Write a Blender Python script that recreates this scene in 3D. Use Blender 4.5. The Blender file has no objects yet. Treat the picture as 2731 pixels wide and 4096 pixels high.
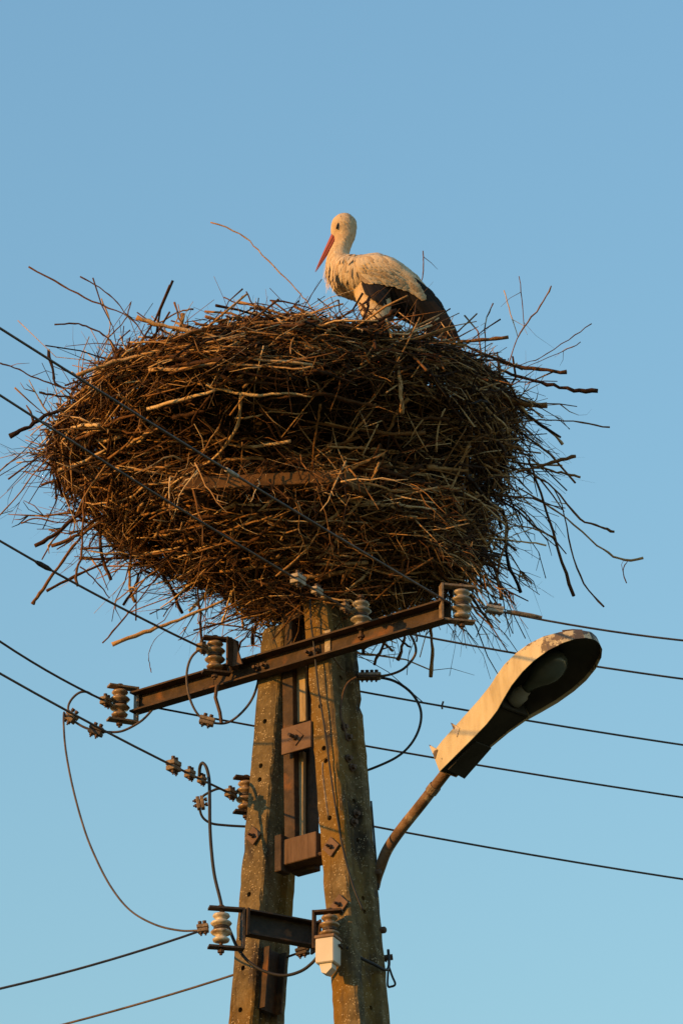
import bpy, bmesh, math, random
import numpy as np
from mathutils import Vector, Matrix
from mathutils.bvhtree import BVHTree
from mathutils import noise as mnoise

random.seed(7); rng = np.random.default_rng(7)
scene = bpy.context.scene
R = math.radians

# ------------------------------------------------------------------ camera
EL = R(24.0); DIST = 20.0; F = 1000.0 * DIST          # focal length in photo pixels
CAMP = Vector((0, 0, 1.6))
cam_d = bpy.data.cameras.new('camera'); cam = bpy.data.objects.new('camera', cam_d)
scene.collection.objects.link(cam); scene.camera = cam
cam.location = CAMP; cam.rotation_euler = (R(90) + EL, 0, 0)
cam_d.sensor_fit = 'VERTICAL'; cam_d.sensor_height = 24.0; cam_d.lens = 24.0 * F / 4096.0
cam_d.clip_start = 0.1; cam_d.clip_end = 5000

# ------------------------------------------------------------------ sky, sun, exposure
SUN_A, SUN_EL = R(62), R(14)                            # degrees to the left of straight behind the camera
world = bpy.data.worlds.new('World'); scene.world = world; world.use_nodes = True
wn = world.node_tree.nodes; wl = world.node_tree.links
sky = wn.new('ShaderNodeTexSky'); sky.sky_type = 'NISHITA'; sky.sun_disc = False
sky.sun_elevation = SUN_EL; sky.sun_rotation = R(180) + SUN_A
sky.altitude = 0; sky.air_density = 2.2; sky.dust_density = 0.0; sky.ozone_density = 5.9
wl.new(sky.outputs[0], wn['Background'].inputs[0]); wn['Background'].inputs[1].default_value = 0.15
sd = bpy.data.lights.new('sun', 'SUN'); sun = bpy.data.objects.new('sun', sd); scene.collection.objects.link(sun)
sd.energy = 3.15; sd.angle = R(0.5); sd.color = (1.0, 0.47, 0.09)
S = Vector((-math.sin(SUN_A) * math.cos(SUN_EL), -math.cos(SUN_A) * math.cos(SUN_EL), math.sin(SUN_EL)))
sun.rotation_euler = S.to_track_quat('Z', 'Y').to_euler(); sun.location = (-8, -4, 20)
vs = scene.view_settings
vs.view_transform = 'Standard'; vs.look = 'None'; vs.gamma = 1.0; vs.exposure = 0.82; vs.use_curve_mapping = False
scene.cycles.max_bounces = 6

# ------------------------------------------------------------------ from the photograph to the place
def ray(px, py):
    x = (px - 1365.5) / F; y = (2048 - py) / F
    return Vector((x, math.cos(EL) - y * math.sin(EL), math.sin(EL) + y * math.cos(EL)))
def at(px, py, Y):
    d = ray(px, py); return CAMP + d * (Y / d.y)
def at_z(px, py, z):
    d = ray(px, py); return CAMP + d * ((z - CAMP.z) / d.z)
def topx(p): 
    q = p - CAMP; dpt = q.dot(Vector((0, math.cos(EL), math.sin(EL)))); return 1365.5 + F * q.x / dpt, 2048 - F * q.dot(Vector((0, -math.sin(EL), math.cos(EL)))) / dpt
Y0 = DIST * math.cos(EL)                                # the pole's distance
UP = Vector((0, 0, 1))
CD = Vector((0.79, -0.613, 0)).normalized()             # direction of the crossarm
ND = Vector((0.613, 0.79, 0)).normalized()              # direction of the line, away from the camera

# ------------------------------------------------------------------ materials
def mat(name, cols, scale=6.0, rough=0.8, bump=0.0, bscale=60.0, metal=0.0, detail=6.0, stretch=None,
        spots=None, stain=None, island=False, spec=0.3):
    m = bpy.data.materials.new(name); m.use_nodes = True
    nt = m.node_tree; N = nt.nodes; L = nt.links; b = N['Principled BSDF']
    b.inputs['Roughness'].default_value = rough; b.inputs['Metallic'].default_value = metal
    b.inputs['Specular IOR Level'].default_value = spec
    tc = N.new('ShaderNodeTexCoord'); vec = tc.outputs['Object']
    if stretch:
        mp = N.new('ShaderNodeMapping'); mp.inputs['Scale'].default_value = stretch; L.new(vec, mp.inputs[0]); vec = mp.outputs[0]
    nz = N.new('ShaderNodeTexNoise'); nz.inputs['Scale'].default_value = scale; nz.inputs['Detail'].default_value = detail
    nz.inputs['Roughness'].default_value = 0.65
    L.new(vec, nz.inputs['Vector'])
    rp = N.new('ShaderNodeValToRGB'); e = rp.color_ramp.elements
    fac = nz.outputs['Fac']
    n = len(cols)
    lo, hi = (0.0, 1.0) if island else (0.3, 0.7)
    while len(e) < n: e.new(0.5)
    for i, c in enumerate(cols):
        e[i].position = lo + (hi - lo) * i / max(1, n - 1); e[i].color = (*c, 1)
    if island:
        geo = N.new('ShaderNodeNewGeometry'); oi = N.new('ShaderNodeObjectInfo')
        a = N.new('ShaderNodeMath'); a.operation = 'ADD'; L.new(geo.outputs['Random Per Island'], a.inputs[0]); L.new(oi.outputs['Random'], a.inputs[1])
        fr = N.new('ShaderNodeMath'); fr.operation = 'FRACT'; L.new(a.outputs[0], fr.inputs[0])
        mm = N.new('ShaderNodeMath'); mm.operation = 'MULTIPLY_ADD'; mm.inputs[1].default_value = 0.5; mm.inputs[2].default_value = -0.25
        L.new(nz.outputs['Fac'], mm.inputs[0])
        a2 = N.new('ShaderNodeMath'); a2.operation = 'ADD'; a2.use_clamp = True; L.new(fr.outputs[0], a2.inputs[0]); L.new(mm.outputs[0], a2.inputs[1])
        fac = a2.outputs[0]
    L.new(fac, rp.inputs[0]); col = rp.outputs[0]
    def over(col, mask, c2):
        mx = N.new('ShaderNodeMix'); mx.data_type = 'RGBA'; L.new(mask, mx.inputs['Factor']); L.new(col, mx.inputs[6]); mx.inputs[7].default_value = (*c2, 1)
        return mx.outputs[2]
    for st in (stain or []):
        sc, thr, wid, c2, strv = st
        n2 = N.new('ShaderNodeTexNoise'); n2.inputs['Scale'].default_value = sc; n2.inputs['Detail'].default_value = 5
        mp2 = N.new('ShaderNodeMapping'); mp2.inputs['Location'].default_value = (sc * 1.7, 3.1 * thr, 0.7); mp2.inputs['Scale'].default_value = strv
        L.new(tc.outputs['Object'], mp2.inputs[0]); L.new(mp2.outputs[0], n2.inputs['Vector'])
        mr = N.new('ShaderNodeMapRange'); mr.inputs['From Min'].default_value = thr; mr.inputs['From Max'].default_value = thr + wid
        L.new(n2.outputs['Fac'], mr.inputs['Value']); col = over(col, mr.outputs[0], c2)
    if spots:
        sc, rad, c2 = spots
        vo = N.new('ShaderNodeTexVoronoi'); vo.inputs['Scale'].default_value = sc; L.new(tc.outputs['Object'], vo.inputs['Vector'])
        mr = N.new('ShaderNodeMapRange'); mr.inputs['From Min'].default_value = rad; mr.inputs['From Max'].default_value = rad * 0.6
        L.new(vo.outputs['Distance'], mr.inputs['Value'])
        wn_ = N.new('ShaderNodeTexNoise'); wn_.inputs['Scale'].default_value = sc * 0.35; L.new(tc.outputs['Object'], wn_.inputs['Vector'])
        mr2 = N.new('ShaderNodeMapRange'); mr2.inputs['From Min'].default_value = 0.5; mr2.inputs['From Max'].default_value = 0.58
        L.new(wn_.outputs['Fac'], mr2.inputs['Value'])
        mu = N.new('ShaderNodeMath'); mu.operation = 'MULTIPLY'; L.new(mr.outputs[0], mu.inputs[0]); L.new(mr2.outputs[0], mu.inputs[1])
        col = over(col, mu.outputs[0], c2)
    L.new(col, b.inputs['Base Color'])
    if bump:
        n3 = N.new('ShaderNodeTexNoise'); n3.inputs['Scale'].default_value = bscale; n3.inputs['Detail'].default_value = 5; L.new(vec, n3.inputs['Vector'])
        bp = N.new('ShaderNodeBump'); bp.inputs['Strength'].default_value = bump; bp.inputs['Distance'].default_value = 0.01
        L.new(n3.outputs['Fac'], bp.inputs['Height']); L.new(bp.outputs[0], b.inputs['Normal'])
    return m
ONE = (1, 1, 1)
M = {}
M['concrete'] = mat('weathered_concrete', [(.070, .050, .024), (.125, .092, .044), (.19, .142, .072)], 18, .95, 1.0, 45,
    spots=(120, .36, (.40, .32, .20)), stain=[(3.0, .45, .14, (.18, .098, .014), (1, 1, .45)), (2.3, .58, .10, (.095, .075, .025), (1, 1, .4)), (9, .60, .08, (.055, .042, .03), (1, 1, .3)), (16, .62, .10, (.05, .036, .02), (1, 1, .07)), (5, .62, .05, (.04, .03, .018), (1, 1, .5))])
M['rust'] = mat('rusty_painted_steel', [(.026, .017, .011), (.052, .032, .020), (.085, .054, .034)], 16, .8, .35, 90, stain=[(7, .57, .08, (.15, .065, .022), ONE), (5, .6, .1, (.045, .03, .022), ONE)])
M['rust_dark'] = mat('dark_weathered_steel', [(.016, .015, .014), (.04, .033, .028), (.075, .05, .035)], 16, .7, .3, 90, stain=[(9, .6, .08, (.16, .08, .04), ONE)])
M['bolt'] = mat('rusty_bolt_steel', [(.05, .028, .018), (.13, .075, .045)], 60, .75, .3, 150)
M['plate'] = mat('rusty_flat_steel', [(.085, .048, .032), (.13, .078, .052), (.17, .105, .07)], 12, .8, .2, 90)
M['wood'] = mat('weathered_pale_board', [(.22, .16, .09), (.34, .26, .155), (.44, .35, .22)], 8, .9, .4, 60, stretch=(6, 6, .7), stain=[(6, .58, .1, (.14, .08, .04), (1, 1, .4))])
M['wood_dark'] = mat('weathered_brown_board', [(.07, .042, .025), (.115, .07, .044), (.16, .10, .065)], 8, .9, .4, 60, stretch=(6, 6, .7))
M['beam'] = mat('ochre_painted_beam', [(.055, .026, .009), (.11, .055, .019), (.19, .105, .040)], 6, .85, .3, 40, stretch=(1, 1, 2))
M['porc_brown'] = mat('dirty_brown_porcelain', [(.10, .058, .03), (.22, .145, .08), (.36, .26, .155)], 30, .32, .1, 50, spec=.5)
M['porc_grey'] = mat('dirty_grey_porcelain', [(.13, .11, .08), (.24, .20, .15), (.38, .33, .26)], 20, .4, .1, 50, spec=.5)
M['porc_white'] = mat('glazed_white_porcelain', [(.26, .20, .13), (.50, .43, .33), (.62, .56, .46)], 24, .35, .05, 50, spec=.5, stain=[(14, .6, .06, (.22, .15, .09), ONE)])
M['wire'] = mat('oxidised_wire', [(.045, .036, .032), (.085, .065, .055), (.14, .10, .08)], 20, .6, .2, 200)
M['cable'] = mat('black_sheathed_cable', [(.018, .017, .018), (.035, .032, .032)], 12, .6, .1, 60)
M['clamp'] = mat('weathered_clamp_metal', [(.09, .06, .04), (.19, .135, .085), (.34, .26, .17)], 45, .65, .3, 120)
M['clamp_pale'] = mat('pale_aluminium_clamp', [(.16, .125, .09), (.30, .25, .19), (.46, .41, .34)], 40, .55, .3, 120)
M['lamp'] = mat('cream_lamp_enamel', [(.38, .31, .19), (.50, .42, .27), (.56, .49, .34)], 5, .55, .06, 30, stretch=(3, 3, 1),
    stain=[(10, .66, .05, (.17, .12, .08), ONE), (26, .70, .03, (.07, .05, .04), ONE)])
M['lamp_worn'] = mat('flaking_lamp_enamel', [(.16, .12, .09), (.50, .42, .32), (.60, .52, .42)], 18, .7, .3, 60, stain=[(22, .52, .06, (.10, .07, .05), ONE)])
M['lamp_dark'] = mat('lamp_underside_shade', [(.028, .026, .023), (.05, .045, .04)], 10, .8, .1, 40)  # near-black stands in for shade under the cream lamp and inside its head
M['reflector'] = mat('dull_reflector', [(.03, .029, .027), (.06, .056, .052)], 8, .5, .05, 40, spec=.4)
M['bulb'] = mat('milky_bulb_glass', [(.07, .088, .084), (.10, .118, .114)], 5, .25, 0, 10, spec=.5)
M['ceramic'] = mat('white_lamp_socket', [(.22, .22, .21), (.30, .30, .29)], 12, .5, 0, 10)
M['pipe'] = mat('rusty_pipe', [(.08, .045, .025), (.16, .095, .055), (.25, .16, .09)], 14, .7, .3, 80, stain=[(11, .6, .06, (.38, .28, .18), ONE)])
M['boxw'] = mat('white_plastic_box', [(.52, .47, .40), (.62, .57, .50)], 6, .5, .05, 30)
M['boxcap'] = mat('brown_box_lid', [(.16, .10, .065), (.26, .17, .11)], 12, .7, .1, 60)
M['stick'] = mat('dry_sticks', [(.010, .004, .0018), (.034, .013, .004), (.085, .035, .010), (.19, .088, .026), (.37, .205, .075), (.60, .44, .25)], 26, .85, .5, 140, island=True)
M['fibre'] = mat('dry_grass_fibres', [(.04, .02, .008), (.09, .045, .018), (.16, .09, .04)], 26, .9, 0, 140, island=True)
M['core'] = mat('nest_earth_with_shade', [(.006, .004, .002), (.014, .008, .004), (.028, .015, .008)], 22, 1.0, 1.0, 40)  # packed earth, darkened to near-black so the colour supplies the shade of hollows
M['white'] = mat('white_stork_plumage', [(.42, .29, .175), (.53, .395, .25), (.58, .455, .30)], 22, .9, .3, 120, stretch=(1, 1, .6), spec=.1)
M['white_dirty'] = mat('soiled_white_feathers', [(.40, .28, .165), (.52, .385, .24), (.57, .44, .285), (.60, .475, .32), (.60, .475, .32)], 20, .9, .2, 120, island=True, spec=.1)
M['black'] = mat('black_flight_feathers', [(.007, .005, .0045), (.015, .010, .008), (.028, .019, .013)], 30, .55, .1, 120, island=True, spec=.18)
M['beak'] = mat('red_stork_beak', [(.26, .055, .038), (.33, .075, .05), (.38, .095, .06)], 20, .5, .1, 80)
M['leg'] = mat('red_stork_leg', [(.38, .06, .03), (.48, .10, .05)], 30, .6, .2, 80)
M['eye'] = mat('dark_eye', [(.006, .005, .005), (.012, .010, .010)], 10, .4)
M['scrap'] = mat('pale_paper_scrap', [(.5, .45, .36), (.7, .65, .55)], 20, .8, .2, 60)
M['ground'] = mat('dry_grass_ground', [(.035, .045, .015), (.06, .065, .025), (.10, .085, .045)], .8, 1.0, .5, 6)

# ------------------------------------------------------------------ mesh building
ORG = {}
def V3(p): return np.array((p[0], p[1], p[2]), float)
class MB:
    def __init__(s): s.v = []; s.f = []
    def add(s, vs_, fs_):
        o = len(s.v); s.v += [tuple(map(float, p)) for p in vs_]; s.f += [tuple(i + o for i in f) for f in fs_]; return s
    def box(s, c, ax, ay, az, hx, hy, hz, bev=0.0):
        c = Vector(c); ax, ay, az = Vector(ax).normalized(), Vector(ay).normalized(), Vector(az).normalized()
        if bev <= 0:
            P = [c + ax * hx * i + ay * hy * j + az * hz * k for k in (-1, 1) for j in (-1, 1) for i in (-1, 1)]
            return s.add(P, [(0, 2, 3, 1), (4, 5, 7, 6), (0, 1, 5, 4), (2, 6, 7, 3), (0, 4, 6, 2), (1, 3, 7, 5)])
        bm = bmesh.new(); bmesh.ops.create_cube(bm, size=2)
        for v in bm.verts: v.co = Vector((v.co.x * hx, v.co.y * hy, v.co.z * hz))
        bmesh.ops.bevel(bm, geom=bm.edges[:], offset=bev, segments=1, affect='EDGES')
        bm.verts.index_update()
        s.add([c + ax * v.co.x + ay * v.co.y + az * v.co.z for v in bm.verts], [[v.index for v in f.verts] for f in bm.faces]); bm.free(); return s
    def tube(s, pts, rad, n=8, cap=True, phase=0.0):
        P = np.array([V3(p) for p in pts]); k = len(P)
        rad = np.full(k, rad) if np.isscalar(rad) else np.array(rad, float)
        T = np.zeros_like(P); T[1:-1] = P[2:] - P[:-2]; T[0] = P[1] - P[0]; T[-1] = P[-1] - P[-2]
        T /= np.maximum(np.linalg.norm(T, axis=1, keepdims=True), 1e-9)
        a = np.array((0, 0, 1.)) if abs(T[0][2]) < .9 else np.array((1., 0, 0))
        u = np.cross(T[0], a); u /= np.linalg.norm(u); vs_ = []
        ang = np.arange(n) * 2 * math.pi / n + phase; ca = np.cos(ang)[:, None]; sa = np.sin(ang)[:, None]
        for i in range(k):
            u = u - T[i] * np.dot(u, T[i]); u /= max(np.linalg.norm(u), 1e-9); w = np.cross(T[i], u)
            vs_.append(P[i] + (ca * u + sa * w) * rad[i])
        vs_ = np.concatenate(vs_); f = []
        for i in range(k - 1):
            for j in range(n):
                f.append((i * n + j, i * n + (j + 1) % n, (i + 1) * n + (j + 1) % n, (i + 1) * n + j))
        if cap: f.append(tuple(range(n - 1, -1, -1))); f.append(tuple(range((k - 1) * n, k * n)))
        return s.add(vs_, f)
    def lathe(s, base, prof, n=20, axis=UP):
        axis = Vector(axis).normalized(); a = Vector((1, 0, 0)) if abs(axis.x) < .8 else Vector((0, 1, 0))
        u = axis.cross(a).normalized(); w = axis.cross(u); base = Vector(base); vs_ = []; f = []
        for r_, h in prof:
            for j in range(n):
                t = 2 * math.pi * j / n; vs_.append(base + axis * h + (u * math.cos(t) + w * math.sin(t)) * r_)
        for i in range(len(prof) - 1):
            for j in range(n): f.append((i * n + j, i * n + (j + 1) % n, (i + 1) * n + (j + 1) % n, (i + 1) * n + j))
        f.append(tuple(range(n - 1, -1, -1))); f.append(tuple(range((len(prof) - 1) * n, len(prof) * n)))
        return s.add(vs_, f)
    def prism(s, poly, axis, h):                         # poly: world points, extruded along axis by h
        n = len(poly); poly = [Vector(p) for p in poly]; ax = Vector(axis) * h
        return s.add(poly + [p + ax for p in poly], [tuple(range(n - 1, -1, -1)), tuple(range(n, 2 * n))] + [(i, (i + 1) % n, n + (i + 1) % n, n + i) for i in range(n)])
    def build(s, name, m, parent=None, smooth=False, origin=None):
        o_ = ORG[parent] if parent is not None else (V3(origin) if origin is not None else np.array(s.v).mean(0))
        me = bpy.data.meshes.new(name); me.from_pydata((np.array(s.v) - o_).tolist(), [], s.f); me.update()
        bm = bmesh.new(); bm.from_mesh(me); bmesh.ops.recalc_face_normals(bm, faces=bm.faces[:]); bm.to_mesh(me); bm.free()
        me.materials.append(M[m] if isinstance(m, str) else m)
        if smooth: me.polygons.foreach_set('use_smooth', [True] * len(me.polygons))
        return link(name, me, parent, o_)
def link(name, me, parent, o_):
    o = bpy.data.objects.new(name, me); scene.collection.objects.link(o); ORG[o] = np.array(o_, float)
    if parent is not None: o.parent = parent
    else: o.location = o_
    return o
def tag(o, label, cat, group=None, kind=None):
    if label: o['label'] = label
    if cat: o['category'] = cat
    if group: o['group'] = group
    if kind: o['kind'] = kind
    return o
def thing(name, loc, label, cat, group=None):
    o = bpy.data.objects.new(name, None); o.empty_display_size = .1; scene.collection.objects.link(o)
    o.location = loc; ORG[o] = V3(loc); return tag(o, label, cat, group)
def smooth_path(pts, sub=6):
    P = [V3(p) for p in pts]; P = [2 * P[0] - P[1]] + P + [2 * P[-1] - P[-2]]; out = []
    for i in range(1, len(P) - 2):
        for j in range(sub):
            t = j / sub; a, b, c, d = P[i - 1], P[i], P[i + 1], P[i + 2]
            out.append(.5 * ((2 * b) + (-a + c) * t + (2 * a - 5 * b + 4 * c - d) * t * t + (-a + 3 * b - 3 * c + d) * t ** 3))
    out.append(P[-2]); return out
def px_path(lst, dY, dY2=None):                          # photo points -> world path at the pole's distance plus an offset
    n = len(lst); dY2 = dY if dY2 is None else dY2
    return [at(x, y, Y0 + dY + (dY2 - dY) * i / max(1, n - 1)) for i, (x, y) in enumerate(lst)]

# ================================================================== GROUND
g = MB().add([(-900, -900, 0), (900, -900, 0), (900, 900, 0), (-900, 900, 0)], [(0, 1, 2, 3)]).build('ground', 'ground', origin=(0, 0, 0))
g['kind'] = 'structure'

# ================================================================== CONCRETE A-POLE
sect = [(-.06, -.092), (-.052, -.1), (.052, -.1), (.06, -.092), (.06, -.056), (.036, -.042), (.036, .042), (.06, .056), (.06, .1),
        (-.06, .1), (-.06, .056), (-.036, .042), (-.036, -.042), (-.06, -.056)]
def axis_pts(p_up, p_dn, py_top):
    d = (p_dn - p_up).normalized()
    ztop = at(1215, py_top, Y0).z
    top = p_up + d * ((ztop - p_up.z) / d.z); bot = p_up + d * ((0 - p_up.z) / d.z)
    return top, bot, d
colL = axis_pts(at(1136, 2700, Y0 + .08), at(1023, 4096, Y0 + .165), 2510)
colR = axis_pts(at(1333, 2700, Y0 - .08), at(1446, 4096, Y0 - .165), 2455)
def hole_cut(ax, px, py, face):                           # a bolt hole seen at a photo pixel, on the 'front' or 'side' of a column
    top, bot, d = ax
    z = at(px, py, Y0 - .1).z; c = top + d * ((z - top.z) / d.z)
    if face == 'front':
        p = at(px, py, c.y - .08); u = (p - c).dot(CD); u = max(-.03, min(.03, u))
        z = at(px, py, (c + CD * u - ND * .1).y).z; c = top + d * ((z - top.z) / d.z)
        return c + CD * u - ND * .1, ND
    p = at(px, py, c.y); x = px - (1365.5 + c.x / c.y * Y0 * 1000 * (Y0 / c.y) ** 0)
    n_ = max(-.03, min(.03, (x / 1000 - .036 * .79) / .613))
    return c + CD * .036 + ND * n_, CD
pole = thing('utility_pole', (colL[1] + colR[1]) / 2, 'tall weathered concrete A-frame pole with bolt holes carrying the nest', 'utility pole')
def column(ax, holes, name):
    top, bot, d = ax; mb = MB(); Lz = (bot - top).length; ts = []; t = 0
    while t < Lz: ts.append(t); t += .035 if t < 2.6 else .6
    ts.append(Lz); V = []; k = len(sect)
    for i, t in enumerate(ts):
        c = top + d * t; sc = .93 + .07 * min(1, t / 1.8) + .03 * max(0, t - 1.8)
        for j, (u, v) in enumerate(sect):
            jr = rng.normal(0, .0013, 2) if t < 2.6 else (0, 0)
            if rng.random() < .025 and t < 2.6: jr = (jr[0] - math.copysign(.006, u), jr[1] - math.copysign(.005, v))
            V.append(c + CD * (u * sc + jr[0]) + ND * (v * sc + jr[1]) + UP * (rng.normal(0, .004) if i == 0 else 0))
    Fs = [(i * k + j, i * k + (j + 1) % k, (i + 1) * k + (j + 1) % k, (i + 1) * k + j) for i in range(len(ts) - 1) for j in range(k)]
    Fs += [tuple(range(k)), tuple(range(len(V) - k, len(V)))[::-1]]
    o = mb.add(V, Fs).build(name, 'concrete', pole)
    cut = MB()
    for (p, n) in holes: cut.tube([p - n * .03, p + n * .05], .0105, 10)
    co = cut.build('cutter', 'concrete', pole)
    md = o.modifiers.new('b', 'BOOLEAN'); md.object = co; md.operation = 'DIFFERENCE'; md.solver = 'EXACT'
    dg = bpy.context.evaluated_depsgraph_get(); me = bpy.data.meshes.new_from_object(o.evaluated_get(dg))
    o.modifiers.clear(); o.data = me; bpy.data.objects.remove(co)
    return o
hl = [hole_cut(colL, x, y, 'front') for x, y in ((1053, 2885), (1036, 3063), (1030, 3118), (987, 3578), (965, 3873), (955, 4040))]
hr = [hole_cut(colR, x, y, 'front') for x, y in ((1273, 2823), (1287, 2992), (1295, 3042), (1312, 3272))]
hr += [hole_cut(colR, x, y, 'side') for x, y in ((1365, 2710), (1415, 3210), (1430, 3370), (1450, 3605), (1455, 3660), (1478, 4055))]
column(colL, hl, 'concrete_column'); column(colR, hr, 'concrete_column')
def on_col(ax, py, u, v, dz=0):                           # a point on a column: height from a photo row, offsets across and along the line
    top, bot, d = ax; z = at(1215, py, Y0).z; c = top + d * ((z - top.z) / d.z)
    return c + CD * u + ND * v
def bolt_plate(c, nrm, s, parent, diamond=True, pin=.03):
    nrm = Vector(nrm).normalized(); a = nrm.cross(UP).normalized(); b = nrm.cross(a)
    if diamond: a, b = (a + b).normalized(), (a - b).normalized()
    w = MB().box(c, a, b, nrm, s, s, .004, .001).build('washer_plate', 'plate', parent)
    MB().lathe(c, [(.011, .003), (.011, .014), (.006, .015), (.006, .015 + pin)], 6, nrm).build('bolt', 'bolt', w)
bolt_plate(on_col(colL, 3330, 0, -.106), -ND, .027, pole, pin=.02)
bolt_plate(on_col(colR, 3462, 0, -.106), -ND, .029, pole, pin=.02)
bolt_plate(on_col(colR, 3700, .02, -.108), -ND, .030, pole, pin=.02)
for py, v in ((2955, -.01), (2990, .012), (3080, .0), (3110, .02), (3300, .02), (3340, .0)):
    c = on_col(colR, py, .038, v); MB().lathe(c, [(.018, 0), (.018, .004), (.010, .005), (.010, .018)], 6, CD).build('bolt', 'bolt', pole)
for py in (3520, 3755):
    c = on_col(colR, py, .055, .098); MB().lathe(c, [(.014, -.01), (.014, .016), (.008, .022)], 8, (CD + ND * .3)).build('bolt', 'bolt', pole)
# steel stub jutting from the right leg into the gap
c = on_col(colR, 3462, -.06, -.06); MB().tube([c, c - CD * .055 - ND * .02], .009, 8).build('peg', 'bolt', pole)
# channel bolted to the inside of the left leg
ch = MB(); b0 = on_col(colL, 3770, .06, -.06); b1 = on_col(colL, 4010, .06, -.06); ax_ = (b1 - b0)
for v0, v1, u0, u1 in ((-.008, 0, 0, .035), (.092, .1, 0, .035), (0, .092, 0, .006)):
    q = [b0 + ND * v0 + CD * u0, b0 + ND * v1 + CD * u0, b0 + ND * v1 + CD * u1, b0 + ND * v0 + CD * u1]
    ch.prism(q, ax_.normalized(), ax_.length)
ch.build('steel_channel', 'rust', pole)

# ================================================================== NEST PLATFORM (mast between the legs, hexagonal frame in the nest)
zb = at(1215, 2450, Y0).z                                 # bottom of the nest
plat = thing('nest_platform', at(1195, 3420, Y0), 'rusty steel and board mast between the pole legs holding a hexagonal nest frame', 'platform')
def mid(px, py, v): return at(px, py, Y0 + v)
def post(pxT, pyT, pxB, pyB, v, hw, hd, m, name):
    a, b = mid(pxT, pyT, v), mid(pxB, pyB, v); d = (a - b)
    return MB().box((a + b) / 2, CD, ND, d, hw, hd, d.length / 2, .002).build(name, m, plat)
post(1163, 2380, 1178, 3400, -.01, .026, .03, 'rust', 'mast')
post(1236, 2420, 1240, 3400, .02, .022, .03, 'rust', 'mast')
post(1203, 2620, 1206, 2890, -.03, .027, .008, 'wood', 'board')
post(1208, 3010, 1206, 3400, -.02, .013, .010, 'wood', 'batten')
post(1182, 2330, 1182, 2480, -.05, .028, .012, 'wood_dark', 'board')
c = at(1187, 2952, Y0 - .1); sq = MB().box(c, CD, UP, ND, .073, .055, .005, .0015).build('square_plate', 'plate', plat)
MB().box(c - ND * .007, CD + UP * .9, CD - UP * .9, ND, .026, .026, .004, .001).build('washer_plate', 'plate', sq)
MB().lathe(c - ND * .010, [(.014, 0), (.014, .012), (.008, .013), (.008, .04)], 6, -ND).build('bolt', 'bolt', sq)
c = at(1215, 3410, Y0 - .04); cb = MB().box(c, CD, ND, UP, .098, .05, .052, .003).build('cross_board', 'wood_dark', plat)
c2 = at(1130, 3420, Y0 - .02); MB().box(c2, CD, ND, UP, .016, .03, .075, .002).build('angle_iron', 'rust', plat)
c = at(1225, 3480, Y0 + .0); MB().box(c, CD, ND, UP, .055, .02, .012, .002).build('clamp_bar', 'rust', plat)
zh = zb + .33; hc = at_z(1105, 2142, zh); hexp = []
hA = at_z(1365, 1908, zh); hB = at_z(722, 1940, zh); e_ = (hB - hA); e_.z = 0; sl = e_.length; 
perp = Vector((-e_.y, e_.x, 0)).normalized(); perp = perp if perp.y > 0 else -perp
hc = (hA + hB) / 2 + perp * sl * .866
for k in range(6):
    a = math.atan2(hA.y - hc.y, hA.x - hc.x) + k * math.pi / 3
    hexp.append(hc + Vector((math.cos(a), math.sin(a), 0)) * sl)
for k in range(6):
    a, b = hexp[k], hexp[(k + 1) % 6]; d = b - a
    if (a.x + b.x) / 2 < hB.x + .02: continue             # the side bar away from the lamp lies lost inside the sticks
    MB().box((a + b) / 2, d, UP.cross(d), UP, d.length / 2 - .012, .012, .026, .002).build('frame_beam', 'beam', plat)
    MB().tube([a, Vector((hc.x, hc.y, zh)) * .6 + Vector((at(1200, 2420, Y0).x, Y0, zb - .02)) * .4, Vector((at(1200, 2420, Y0).x, Y0, zb - .05))], .014, 6).build('spoke', 'rust', plat)

# ================================================================== CROSSARM
arm_c = at(1147, 2632, Y0 - .093); HL = .785
arm = thing('crossarm', arm_c, 'rusty steel channel crossarm bolted across the pole below the nest', 'crossarm')
bm_ = MB()
bm_.box(arm_c + ND * .022, CD, ND, UP, HL, .0035, .043)
bm_.box(arm_c + UP * .0395 - ND * .003, CD, ND, UP, HL, .0215, .0035)
bm_.box(arm_c - UP * .0395 - ND * .003, CD, ND, UP, HL, .0215, .0035)
bm_.build('beam', 'rust', arm)
for s_ in (-.16, .10, -.12, .14):
    MB().lathe(arm_c + CD * s_ + ND * .018, [(.013, 0), (.013, .012), (.007, .013), (.007, .03)], 6, -ND).build('bolt', 'bolt', arm)
MB().box(at(930, 2612, Y0 - .0), CD, ND, UP, .004, .035, .06).build('gusset', 'rust', arm)
MB().prism([at(918, 2560, Y0 - .0), at(938, 2562, Y0), at(968, 2655, Y0 - .02), at(918, 2668, Y0)], ND, .008).build('gusset', 'plate', arm)
st = MB().box(at(1311, 2570, Y0 - .20), CD, ND, UP, .014, .003, .052, .001).build('tie_strap', 'clamp_pale', arm)

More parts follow.
